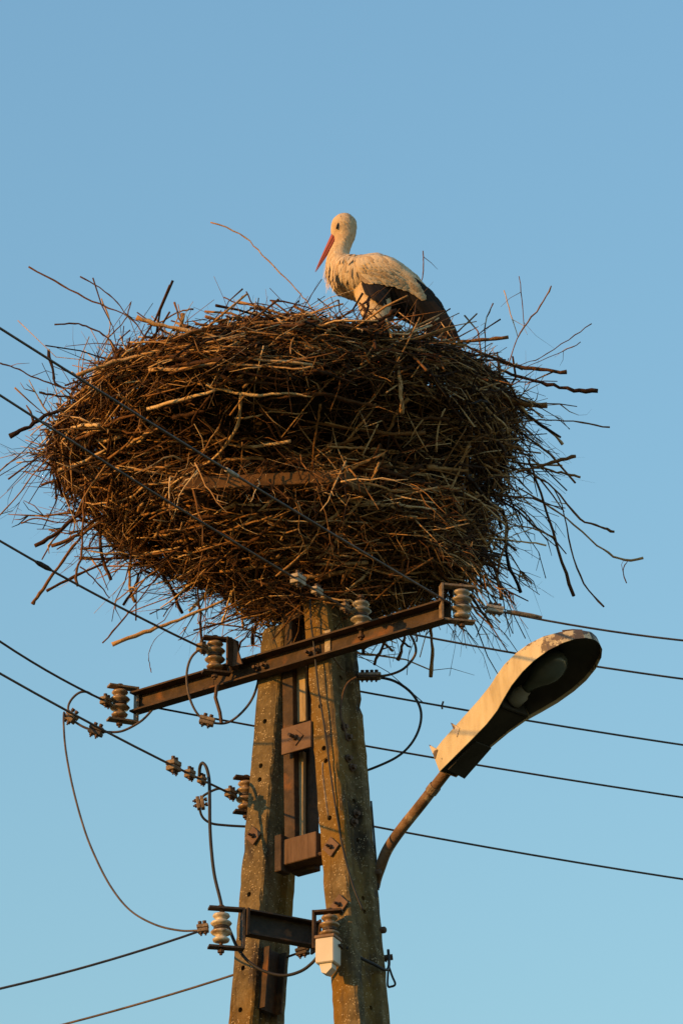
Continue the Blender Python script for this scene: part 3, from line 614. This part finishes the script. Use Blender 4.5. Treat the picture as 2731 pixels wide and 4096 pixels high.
for i in range(NSTK):
    u = random.random(); v = random.choices([0.6, 1.5, 2.5, 3.5, 4.5, 5.5, 6.5, 7.5, 8.5, 9.3], [.35, .9, 1.4, 1.7, 1.8, 1.9, 1.2, .8, .5, .3])[0] + random.uniform(-.5, .5)
    v = max(0.02, min(len(PROF) - 1.02, v)); th = theta_pick()
    low = v < 3.2
    pq = nest_pt(th, v); dens = mnoise.noise(pq * 3.1) + .5 * mnoise.noise(pq * 7.0)
    if .6 < v < 5.4 and dens < -.12 - .3 * random.random() * 0: continue
    if 1.0 < v < 4.8 and -2.6 < th < -.2 and random.random() < (.30 if th < -1.5 else .5): continue
    ang = random.gauss(0, .36) if not low else random.gauss(0, .65)
    if random.random() < .22: ang = random.uniform(-1.5, 1.5)
    L_ = min(.9, random.lognormvariate(math.log(.30), .48)); r0 = min(.0095, random.lognormvariate(math.log(.0025), .48))
    rad_ = random.gauss(.05, .16) if not low else random.gauss(.15, .30)
    ins = abs(random.gauss(0, .05)) + (.01 if not low else .02) - (.015 if random.random() < .2 else 0)
    pts = rand_stick(v, th, L_, r0, ang, rad_, ins, random.uniform(.35, 1.0), .12, 6)
    stick_geo(mass, pts, r0, 4 if r0 < .004 else 5, random.uniform(.4, .8), random.choice((1, 1, 2)) if random.random() < .3 else 0)
for i in range(3600):                                      # thin rootlets and grass
    v = random.uniform(.2, 7.4); th = theta_pick()
    pts = rand_stick(v, th, random.uniform(.08, .32), .002, random.uniform(-1.5, 1.5), random.gauss(.1, .35), abs(random.gauss(0, .03)), .5, .5, 5)
    fib.tube(pts, [random.uniform(.0009, .0018)] * 5, 3)
for i in range(620):                                       # fringe: fine twigs poking out all round
    v = random.uniform(.6, 6.6); th = theta_pick()
    pts = rand_stick(v, th, random.uniform(.18, .5), .003, random.uniform(-1.2, 1.2), random.uniform(.4, 1.4), .02, 0, .25, 6)
    stick_geo(mass, pts, random.uniform(.0014, .0034), 4, .35, random.choice((0, 0, 1, 2)))
def forked(p, d, L_, r0, droop):
    d = Vector(d).normalized(); n = 6; main = []
    side = d.cross(Vector(rng.normal(0, 1, 3))).normalized(); b = random.gauss(0, .18)
    for k in range(n):
        t = k / (n - 1); main.append(p + d * L_ * t + side * b * L_ * t * t - UP * droop * L_ * t * t + Vector(rng.normal(0, .012 * L_ + .002, 3)))
    stick_geo(mass, main, r0, 5, .4, 0)
    for k in range(random.randint(2, 5)):
        i = random.randrange(1, n - 1); q = main[i]; dd = (main[i + 1] - main[i]).normalized(); sd_ = dd.cross(Vector(rng.normal(0, 1, 3))).normalized()
        e = (dd * .8 + sd_ * random.uniform(.4, .9)).normalized(); l2 = L_ * random.uniform(.15, .5) * (1 - i / n * .5)
        stick_geo(mass, [q, q + e * l2 * .5 + Vector(rng.normal(0, .008, 3)), q + e * l2 - UP * droop * .4 * l2 + Vector(rng.normal(0, .014, 3))], r0 * .55, 4, .4, random.choice((0, 0, 1)))
for i in range(190):
    left = i % 5 < 2
    th = random.choice((-1, 1)) * random.uniform(2.35, math.pi) if left else random.uniform(-.85, .75)
    v = random.uniform(1.6, 6.3); p = nest_pt(th, v); q = Vector((p.x - xpx(1180), p.y - NY, 0)).normalized()
    d = q + Vector((0, 0, random.gauss(.0 if v > 4 else -.35, .35))) + Vector(rng.normal(0, .35, 3))
    forked(p - q * .06, d, random.uniform(.14, .36) * (1 if left else 1.15), random.uniform(.0016, .0042) if random.random() < .6 else random.uniform(.004, .0065), random.uniform(.0, .25) + (0 if left else .2))
for i in range(46):                                        # twigs hanging over the platform frame
    p = at(random.uniform(680, 1420), random.uniform(1800, 1960), min(hA.y, hB.y) - random.uniform(.02, .07))
    forked(p, (random.gauss(0, .6), random.gauss(-.05, .2), random.gauss(-.6, .5)), random.uniform(.1, .3), random.uniform(.0015, .0045), .05)
for i in range(150):                                       # loose pile along the front rim, sky between the twigs
    x = random.gauss(1170, 170); p = at(x, random.uniform(1250, 1350), NY - .84 + random.uniform(-.03, .16)); a = random.gauss(0, .3)
    d = Vector((math.cos(a), random.gauss(0, .35), math.sin(a))).normalized(); L_ = random.uniform(.15, .55)
    drop = abs(x - 1150) / 1000 * .22; p = p - UP * drop
    pts = [p + d * (L_ * (k / 5 - .5)) + Vector(rng.normal(0, .008, 3)) - UP * (.16 * ((k / 5 - .5) * L_) ** 2 / .1 * .3) for k in range(6)]
    stick_geo(mass, pts, random.uniform(.002, .0058), 5, .6, 1 if random.random() < .3 else 0)
o = mass.build('stick_mass', 'stick', nest, smooth=True); o['kind'] = 'stuff'
o = fib.build('grass_fibres', 'fibre', nest); o['kind'] = 'stuff'

# sticks that can be picked out one by one in the photograph: photo polyline and radius in mm
TR = [
 ([(116,1066),(250,1140),(370,1205),(490,1255),(540,1290),(580,1350),(610,1410)],3.6), ([(320,1105),(400,1150),(470,1210),(510,1260),(560,1290)],3.4),
 ([(220,1297),(300,1293),(360,1310),(430,1350),(490,1430),(530,1460)],4.2), ([(545,1272),(650,1300),(760,1325),(860,1345),(960,1370)],8.5),
 ([(405,1195),(440,1280),(435,1350),(400,1430),(375,1470)],3), ([(525,1210),(500,1280),(435,1350),(405,1400)],3), ([(698,1210),(720,1270),(745,1330),(760,1360)],4.5),
 ([(775,1238),(720,1245),(650,1285),(590,1300)],4), ([(195,1400),(215,1500),(225,1530),(290,1580)],6.5), ([(0,1452),(60,1470),(130,1505),(220,1540),(300,1560)],3.8),
 ([(40,1745),(100,1715),(180,1665),(250,1640),(350,1620)],10), ([(155,1570),(220,1582),(290,1590),(340,1600)],5), ([(-20,1900),(90,1810),(140,1760),(200,1700),(260,1670)],2.6),
 ([(-20,2080),(70,1985),(150,1880),(210,1820),(260,1790)],2.6), ([(843,888),(960,935),(1030,1000),(1120,1090),(1200,1175),(1240,1225),(1275,1280)],3.2),
 ([(134,2416),(172,2355),(255,2240),(330,2140),(380,2080)],7.5), ([(185,2365),(300,2304),(415,2253),(500,2200)],7.5), ([(144,2183),(210,2145),(281,2087),(350,2030)],9),
 ([(207,2186),(332,2132),(420,2080)],7.5), ([(86,2093),(147,2074),(236,2090),(330,2080)],3.6), ([(312,2342),(303,2298),(328,2208),(332,2068),(345,1930)],6),
 ([(443,2317),(408,2221),(402,2119),(420,2040)],8), ([(316,2234),(420,2236),(520,2229),(620,2240)],6.5), ([(320,2196),(420,2188),(520,2180)],4.5),
 ([(539,2409),(520,2342),(526,2234),(540,2140)],7), ([(497,2419),(549,2323),(575,2240)],5.5), ([(450,2575),(574,2533),(689,2489),(797,2444),(900,2402)],8.5),
 ([(411,2575),(497,2476),(606,2336),(660,2270)],3.8), ([(727,2451),(689,2361),(655,2300),(640,2240)],8), ([(807,2559),(800,2463),(791,2374),(800,2300)],6),
 ([(606,2693),(600,2660),(596,2616),(619,2559),(682,2508),(760,2460)],1.7), ([(319,2265),(389,2329),(440,2393)],3.6), ([(759,2444),(810,2393),(850,2350)],7.5),
 ([(890,2495),(912,2412),(930,2350)],5.5), ([(970,2514),(966,2425),(975,2360)],5), ([(640,2270),(560,2330),(470,2400),(455,2440)],3),
 ([(2364,1296),(2272,1358),(2160,1431),(2095,1454),(2040,1470)],2.3), ([(2203,1145),(2160,1224),(2095,1309),(2068,1355),(2039,1437),(2025,1480)],3.2),
 ([(2076,1108),(2088,1224),(2096,1306)],2.2), ([(2014,1158),(2042,1256),(2068,1348)],2.6), ([(1971,1214),(1940,1289),(1940,1408),(1945,1450)],3.2), ([(1907,1253),(1831,1325),(1780,1370)],4),
 ([(2032,1348),(1930,1358),(1845,1368),(1770,1395)],7.5), ([(2265,1490),(2160,1477),(2029,1457),(1900,1400),(1830,1370)],8.5), ([(2387,1562),(2292,1559),(2187,1536),(2095,1513),(2000,1480)],9.5),
 ([(2183,1621),(2095,1611),(1996,1585),(1900,1570)],12), ([(2436,1711),(2325,1690),(2187,1680),(2081,1687),(2000,1700)],3.6), ([(2252,1779),(2206,1730),(2127,1677),(2060,1650)],6.5),
 ([(2302,1822),(2226,1845),(2147,1868),(2060,1890)],7.5), ([(2321,1911),(2272,1897),(2206,1881),(2120,1860)],6.5), ([(2320,1370),(2250,1405),(2170,1440),(2100,1470)],2),
 ([(2571,2235),(2473,2235),(2386,2177),(2264,2073),(2160,2003),(2070,1950)],5.6), ([(2503,2334),(2490,2282),(2508,2240)],2.8), ([(2456,2129),(2400,2105),(2317,2073),(2212,1951),(2130,1900)],5.6),
 ([(2412,2430),(2334,2334),(2282,2195),(2247,2020),(2200,1940)],4), ([(2290,2383),(2230,2195),(2142,1916),(2110,1840)],7.5), ([(2081,2369),(2029,2247),(2020,2110),(2010,2040)],7.5),
 ([(2003,2395),(1989,2282),(2029,2142),(2020,2060)],6), ([(2183,2181),(2100,2168),(2038,2160),(1960,2150)],3.6), ([(1724,2709),(1730,2596),(1716,2491),(1700,2400)],8), ([(1968,2508),(1881,2386),(1830,2320)],6),
 ([(1496,2656),(1525,2596),(1542,2540)],7), ([(1591,2639),(1611,2573),(1625,2510)],7), ([(1571,2605),(1536,2573),(1500,2530)],5.5), ([(1453,2616),(1446,2580),(1440,2530)],7), ([(1668,2567),(1663,2520),(1655,2470)],4),
 ([(1640,2590),(1600,2560),(1560,2535)],4),
 ([(1040,1634),(1091,1691),(1155,1787),(1209,1879)],5.5), ([(1283,1615),(1267,1698),(1248,1889)],6), ([(1037,1876),(1123,1966),(1219,2068),(1337,2183)],9.5), ([(1513,1627),(1423,1608),(1283,1577),(1174,1583),(1060,1602)],8),
 ([(1519,1876),(1634,1915),(1793,1959),(1870,1991)],9), ([(1710,1870),(1793,1876),(1870,1883)],10), ([(1901,1538),(1857,1634),(1831,1723)],7), ([(1876,1774),(1838,1864),(1793,1991)],6),
 ([(1742,1806),(1755,1698),(1780,1634)],5), ([(1691,1455),(1742,1532),(1787,1596)],11), ([(1584,1244),(1527,1274),(1436,1297),(1380,1310)],9.5), ([(1609,1172),(1580,1215),(1548,1239),(1520,1262)],3),
 ([(1691,1004),(1693,1050),(1691,1096),(1675,1157),(1640,1223),(1594,1249)],2.6), ([(1605,1225),(1640,1262)],6),
 ([(721,1619),(727,1702),(721,1797),(727,1893),(714,1944)],6), ([(963,1574),(950,1702),(855,1835),(753,1893),(676,1944)],7), ([(383,1702),(357,1791)],8), ([(344,1912),(348,1995),(342,2040)],7),
 ([(510,1784),(574,1740),(638,1714)],7), ([(695,1670),(770,1655),(848,1638)],10), ([(1272,1193),(1318,1234),(1349,1269),(1380,1310)],2.6), ([(1354,1198),(1359,1244),(1390,1285),(1410,1320)],3.4),
 ([(895,1190),(960,1215),(1050,1215),(1120,1240)],3), ([(840,1320),(900,1285),(980,1265),(1060,1270)],3), ([(985,1168),(1010,1215),(1050,1250),(1090,1300)],3), ([(1080,1200),(1180,1215),(1270,1250),(1330,1290)],4),
 ([(1090,1205),(1160,1255),(1230,1290)],4), ([(590,1635),(720,1600),(860,1560)],8), ([(310,1500),(420,1460),(560,1420),(640,1400)],9), ([(1613,2168),(1608,2280),(1612,2400)],6), ([(1560,2230),(1700,2215),(1830,2200),(1900,2180)],7),
 ([(800,2070),(880,2060),(960,2040)],8), ([(640,2130),(760,2110),(830,2090)],6), ([(1260,2320),(1340,2295),(1420,2300)],9), ([(1010,2350),(1030,2270),(1000,2230)],8), ([(1270,2050),(1310,1960),(1330,1900)],6),
 ([(300,1760),(380,1730),(470,1680),(560,1650)],8), ([(240,1880),(330,1850),(420,1800)],8), ([(270,1980),(350,1940),(440,1900)],8), ([(600,1480),(760,1470),(900,1440)],9), ([(1250,1480),(1330,1500)],9),
]
fwd = Vector((0, 1, 0))
def stick_obj(pts, r0, twigs, n=6, taper=.6):
    global parts
    mb = MB(); stick_geo(mb, [Vector(p) + Vector(rng.normal(0, r0 * .16 + .0008, 3)) for p in smooth_path(pts, 4)], r0, n, taper, twigs); mb.build('stick', 'stick', nest, smooth=True); parts += 1
for poly, rmm in TR:
    hits = []
    for x, y in poly:
        d = ray(x, y).normalized(); h = SURF.ray_cast(CAMP, d, 60); hits.append(h[0].y if h[0] is not None else None)
    known = [i for i, h in enumerate(hits) if h is not None]; base = random.uniform(-.35, .15); ys = []
    for i in range(len(poly)):
        if hits[i] is not None: ys.append(hits[i] - .012 - rmm / 1000)
        elif known:
            k = min(known, key=lambda q: abs(q - i)); yy = hits[k] - .012
            if poly[0][1] > 2200 and yy < Y0 - .35 and False: yy = Y0 - .3
            ys.append(yy)
        else: ys.append((NY - .80 if poly[-1][1] < 1420 and 900 < poly[-1][0] < 1500 else NY + base))
    pts = [at(x, y, yy) for (x, y), yy in zip(poly, ys)]
    ln = sum((pts[i + 1] - pts[i]).length for i in range(len(pts) - 1))
    stick_obj(pts, rmm / 1000, random.choice((0, 1, 2)) if rmm < 7 and ln > .2 else random.choice((0, 1)), 6, .6 if poly[0][0] > 0 else .9)
tries = 0
while parts < 296:                                          # the stoutest sticks of the outer layer
    v = random.uniform(1.0, 6.8); th = random.uniform(-math.pi + .05, -.05)
    pts = rand_stick(v, th, random.uniform(.2, .6), .008, random.gauss(0, .55), random.gauss(.04, .12), -.004, random.uniform(.5, 1), .1, 5)
    stick_obj(pts, random.uniform(.004, .0088), random.choice((0, 1, 1, 2)), 6)
# pale scrap caught in the rim
sc_c = at(1176, 1352, NY - .86); sm = MB(); bm2 = bmesh.new(); bmesh.ops.create_icosphere(bm2, subdivisions=2, radius=1)
sm.add([sc_c + Vector((v.co.x * .022, v.co.y * .012, v.co.z * .020)) * (1 + random.uniform(-.25, .25)) for v in bm2.verts], [[v.index for v in f.verts] for f in bm2.faces]); bm2.free()
tag(sm.build('paper_scrap', 'scrap'), 'small pale crumpled scrap caught among the rim sticks', 'scrap')

# ================================================================== STORK
YS = NY - .30
def sp(px, py, dy=0.0): return at(px, py, YS + dy)
stork = thing('stork', (sp(1490, 1300).x, YS, zb + .80), 'white stork with black wing feathers and red beak standing in the nest', 'stork')
def mpp(): return YS / Y0 / 1000.0
balls = []
def chain(pts, step=.5):                                   # (px, py, radius px, depth scale, depth offset)
    for (a, b) in zip(pts[:-1], pts[1:]):
        n = 7
        for i in range(n + 1):
            t = i / n; balls.append(tuple(a[k] * (1 - t) + b[k] * t for k in range(5)))
chain([(1374, 905, 51, .92, 0), (1356, 925, 34, .85, 0), (1343, 938, 20, .8, 0)])
chain([(1376, 903, 51, .92, 0), (1382, 935, 42, .92, 0), (1372, 975, 37, .95, 0), (1358, 1010, 40, 1, 0), (1352, 1045, 50, 1.05, 0), (1362, 1082, 64, 1.1, 0), (1395, 1105, 84, 1.15, 0), (1440, 1114, 90, 1.2, 0),
       (1490, 1112, 96, 1.22, 0), (1545, 1128, 96, 1.2, 0), (1605, 1158, 84, 1.1, 0), (1665, 1200, 66, 1.0, 0), (1725, 1248, 46, .9, 0), (1780, 1300, 26, .8, 0)])
for s in (-1, 1): chain([(1490, 1165, 76, .9, s * .035), (1500, 1225, 66, .9, s * .05), (1512, 1275, 52, .9, s * .055), (1520, 1318, 30, .9, s * .055)])
bmS = bmesh.new()
for (x, y, r_, dsc, off) in balls:
    c = sp(x, y, off); rr = r_ * mpp() * (1.08 if y < 945 else 1.03); mtx = Matrix.Translation(c) @ Matrix.Diagonal((rr, rr * dsc, rr / .97, 1))
    bmesh.ops.create_icosphere(bmS, subdivisions=2, radius=1, matrix=mtx)
o_ = ORG[stork]; me = bpy.data.meshes.new('body')
for v in bmS.verts: v.co -= Vector(o_)
bmS.to_mesh(me); bmS.free(); me.materials.append(M['white'])
body = link('body', me, stork, o_)
md = body.modifiers.new('r', 'REMESH'); md.mode = 'VOXEL'; md.voxel_size = .007
md = body.modifiers.new('s', 'SMOOTH'); md.factor = .6; md.iterations = 6
dg = bpy.context.evaluated_depsgraph_get(); me2 = bpy.data.meshes.new_from_object(body.evaluated_get(dg)); body.modifiers.clear(); body.data = me2
me2.name = 'body'; me2.polygons.foreach_set('use_smooth', [True] * len(me2.polygons))
if not me2.materials: me2.materials.append(M['white'])
ov = Vector(o_); bverts = [v.co + ov for v in me2.vertices]; bnorm = [v.normal.copy() for v in me2.vertices]
BB = BVHTree.FromPolygons([tuple(v) for v in bverts], [tuple(p.vertices) for p in me2.polygons])
def leaf(mb, root, d, nrm, L_, W_, curl=.15, lift=.12):
    d = V3(d); nrm = V3(nrm); s = np.cross(nrm, d); s /= max(np.linalg.norm(s), 1e-9); r_ = V3(root); V = []
    for t, w in ((0, .35), (.35, 1.0), (.7, .85), (.92, .45)):
        p = r_ + d * (L_ * t) + nrm * (L_ * (lift * t - curl * t * t)); V += [p - s * W_ * w * .5, p + nrm * W_ * .10 * w, p + s * W_ * w * .5]
    V.append(r_ + d * L_ + nrm * (L_ * (lift - curl)))
    f = []
    for i in range(3): f += [(3 * i, 3 * i + 1, 3 * i + 4, 3 * i + 3), (3 * i + 1, 3 * i + 2, 3 * i + 5, 3 * i + 4)]
    f += [(9, 10, 12), (10, 11, 12)]; mb.add(V, f)
pl = MB(); idx = list(range(len(bverts))); random.shuffle(idx)
for i in idx[:3400]:
    p, n = bverts[i], bnorm[i]; x, y = topx(p)
    if y < 1000:
        if y < 965 and x < 1352: continue
        d = Vector((.15 - (.4 if x < 1360 and y > 950 else 0), 0, -1)) if y > 900 else Vector((.6, 0, -.5)); L_, W_ = random.uniform(.014, .026), .006
    elif x < 1450: d = Vector((.12 - (.25 if y < 1090 else 0), 0, -1)); L_, W_ = random.uniform(.03, .06), random.uniform(.008, .014)
    elif y > 1190: d = Vector((.1, 0, -1)); L_, W_ = random.uniform(.03, .055), .012
    else: d = Vector((.85, 0, -.5)); L_, W_ = random.uniform(.03, .05), .016
    d = d + Vector(rng.normal(0, .18, 3)); d = d - n * d.dot(n)
    if d.length < .05: continue
    leaf(pl, p + n * .0005, d.normalized(), n, L_, W_, L_ / (.09 if y < 1000 else .16) + .02, random.uniform(.02, .07))
for i in range(70):                                        # long shaggy plumes at the throat and breast
    x, y = random.uniform(1305, 1345), random.uniform(1040, 1130); h = BB.ray_cast(CAMP, ray(x, y).normalized(), 60)
    if h[0] is None: continue
    d = Vector((-.12, -.1, -1)) + Vector(rng.normal(0, .12, 3)); leaf(pl, h[0], d.normalized(), h[1], random.uniform(.04, .075), .007, .1, .05)
o = pl.build('plumage', 'white_dirty', stork, smooth=True); o['kind'] = 'stuff'
# wings: long black flight feathers under rows of white coverts
def wing(side):
    w = MB(); yo = 0
    def surf_y(px, py):
        h = BB.ray_cast(CAMP, ray(px, py).normalized(), 60); return h[0].y if h[0] is not None else None
    def place(px, py, yy, off):
        p = at(px, py, yy - off); return p if side > 0 else Vector((p.x, 2 * YS - p.y, p.z))
    def feather(mb, root, tip, wpx, lay, sag=0.0, nseg=8):
        P = []; last = None; ys = []
        for i in range(nseg + 1):
            t = i / nseg; x = root[0] * (1 - t) + tip[0] * t; y = root[1] * (1 - t) + tip[1] * t + sag * 4 * t * (1 - t)
            yy = surf_y(x, y); P.append((x, y)); ys.append(yy)
        kn = [i for i, v in enumerate(ys) if v is not None]
        for i in range(nseg + 1):
            if ys[i] is None: 
                k = min(kn, key=lambda q: abs(q - i)) if kn else None
                base = ys[k] if k is not None else YS - .06
                ys[i] = base + min(.05, .007 * abs(i - (k if k is not None else i)))
        for _ in range(2): ys = [ys[0]] + [(ys[i - 1] + ys[i] + ys[i + 1]) / 3 for i in range(1, nseg)] + [ys[-1]]
        C = [place(x, y, yy, lay + .010) for (x, y), yy in zip(P, ys)]
        V = []; f = []
        for i in range(nseg + 1):
            t = i / nseg; wd = wpx * mpp() * .5 * (min(1, .45 + 2.2 * t) * (1 if t < .72 else max(.12, 1 - ((t - .72) / .28) ** 2 * .88)))
            d = (C[min(i + 1, nseg)] - C[max(i - 1, 0)]).normalized(); s = d.cross(Vector((0, 1, 0))).normalized()
            V += [C[i] - s * wd + Vector((0, side * .003, 0)), C[i] - Vector((0, side * .002, 0)), C[i] + s * wd + Vector((0, side * .003, 0))]
            if i: a = 3 * (i - 1); f += [(a, a + 1, a + 4, a + 3), (a + 1, a + 2, a + 5, a + 4)]
        mb.add(V, f)
    fl = [((1452, 1112), (1480, 1184), 28), ((1462, 1116), (1502, 1204), 30), ((1474, 1122), (1532, 1222), 34), ((1490, 1126), (1562, 1236), 36), ((1508, 1130), (1592, 1252), 38), ((1526, 1132), (1620, 1272), 40),
          ((1545, 1134), (1648, 1298), 40), ((1562, 1136), (1678, 1318), 42), ((1580, 1140), (1708, 1334), 42), ((1598, 1144), (1738, 1346), 42), ((1614, 1148), (1766, 1356), 42), ((1630, 1150), (1795, 1362), 42),
          ((1644, 1150), (1820, 1366), 42), ((1652, 1142), (1838, 1362), 40), ((1656, 1132), (1826, 1330), 40), ((1658, 1124), (1808, 1298), 38), ((1656, 1118), (1794, 1268), 36), ((1650, 1112), (1774, 1228), 32), ((1640, 1104), (1740, 1180), 26)]
    wg = MB()
    # covert layer, rows of overlapping white feathers
    top = [(1452, 1062), (1500, 1040), (1560, 1050), (1615, 1082), (1655, 1116), (1684, 1160)]
    bot = [(1455, 1116), (1492, 1136), (1540, 1136), (1592, 1149), (1655, 1166), (1702, 1198)]
    nr = 6
    def lerp(Lp, t):
        t = max(0, min(.9999, t)) * (len(Lp) - 1); i = int(t); u = t - i; return (Lp[i][0] * (1 - u) + Lp[i + 1][0] * u, Lp[i][1] * (1 - u) + Lp[i + 1][1] * u)
    for r_ in range(nr):
        for k in range(15):
            if side < 0 and (k < 5 or r_ > 3): continue
            t = (k + .5 * (r_ % 2) + random.uniform(-.2, .2)) / 14; a, b = lerp(top, t), lerp(bot, t); g_ = (nr - 1 - r_) / (nr - 1) * .93 + .07
            g_ = g_ + random.uniform(-.04, .04)
            tip = (a[0] * (1 - g_) + b[0] * g_, a[1] * (1 - g_) + b[1] * g_)
            L_ = random.uniform(52, 74); dx, dy = (.80, .60) if t > .15 else (.35, .93)
            if r_ == 0 and t > .12: dx, dy = .72, .70
            while L_ > 12 and surf_y(tip[0] - dx * L_, tip[1] - dy * L_ - 8) is None: L_ -= 5
            if L_ < 20: continue
            feather(wg, (tip[0] - dx * L_, tip[1] - dy * L_), tip, random.uniform(28, 36), .009 + .0016 * r_, 0, 5)
    wo = wg.build('wing', 'white_dirty', stork, smooth=True)
    for i, (a, b, wd) in enumerate(fl):
        fm = MB(); up = 0 if side > 0 else -4
        feather(fm, (a[0], a[1] + up), (b[0] + random.uniform(-3, 3), b[1] + up), wd, .0005 * (i % 3) + (.0045 if i < 12 else .006) - .00012 * i, 5)
        fm.build('flight_feather', 'black', wo, smooth=True)
wing(1); wing(-1)
# tail
tl = MB()
# beak, eye, legs
b0, b1 = sp(1341, 941), sp(1261, 1088); bd = (b1 - b0).normalized(); bs = bd.cross(Vector((0, 1, 0))).normalized(); bl = (b1 - b0).length
def mandible(sgn, name):
    V = []; n = 10; sections = 12; mb = MB(); Fc = []
    for i in range(sections + 1):
        t = i / sections; hw = .0165 * (1 - t) ** .8 + .0009; hy = .012 * (1 - t) ** .85 + .0008
        c = b0 + bd * bl * (t * 1.0 - .05 * (1 - t)) + bs * (.0008 * sgn)
        for j in range(n + 1):
            a = math.pi * j / n; V.append(c + bs * sgn * hw * math.sin(a) + Vector((0, 1, 0)) * hy * math.cos(a))
    k = n + 1
    for i in range(sections):
        for j in range(k): Fc.append((i * k + j, i * k + (j + 1) % k, (i + 1) * k + (j + 1) % k, (i + 1) * k + j))
    Fc += [tuple(range(k)), tuple(sections * k + j for j in range(k))]
    mb.add(V, Fc).build(name, 'beak', stork, smooth=True)
mandible(1, 'upper_mandible'); mandible(-1, 'lower_mandible')
for side in (1, -1):
    def skin(px, py):
        h = BB.ray_cast(CAMP, ray(px, py).normalized(), 60); p = h[0] if h[0] is not None else sp(px, py); return p if side > 0 else Vector((p.x, 2 * YS - p.y, p.z))
    em = MB(); bmE = bmesh.new(); bmesh.ops.create_icosphere(bmE, subdivisions=2, radius=1); c = skin(1350, 903)
    ax1 = (sp(1340, 928) - sp(1357, 886)).normalized(); ax2 = ax1.cross(Vector((0, 1, 0))).normalized()
    em.add([c + ax1 * v.co.x * .0165 + ax2 * v.co.y * .0046 + Vector((0, 1, 0)) * v.co.z * .008 for v in bmE.verts], [[v.index for v in f.verts] for f in bmE.faces])
    bmE.free()
    em.build('eye', 'eye', stork, smooth=True)
    hip = sp(1500, 1300, -side * .055); ft = Vector((hip.x - .02, hip.y + .03, zb + .80)); knee = (hip + ft) / 2 + Vector((.03, 0, .02)); lg = MB()
    lg.tube(smooth_path([hip, knee, ft], 4), [.010, .009, .0085, .010, .013, .010, .0085, .008, .010], 8)
    for a in (2.6, 3.14, 3.7, .2): lg.tube([ft, ft + Vector((math.cos(a) * .05, math.sin(a) * .05, .004)), ft + Vector((math.cos(a) * .085, math.sin(a) * .085, -.004))], [.006, .005, .002], 6)
    lg.build('leg', 'leg', stork, smooth=True)
bpy.context.view_layer.update()
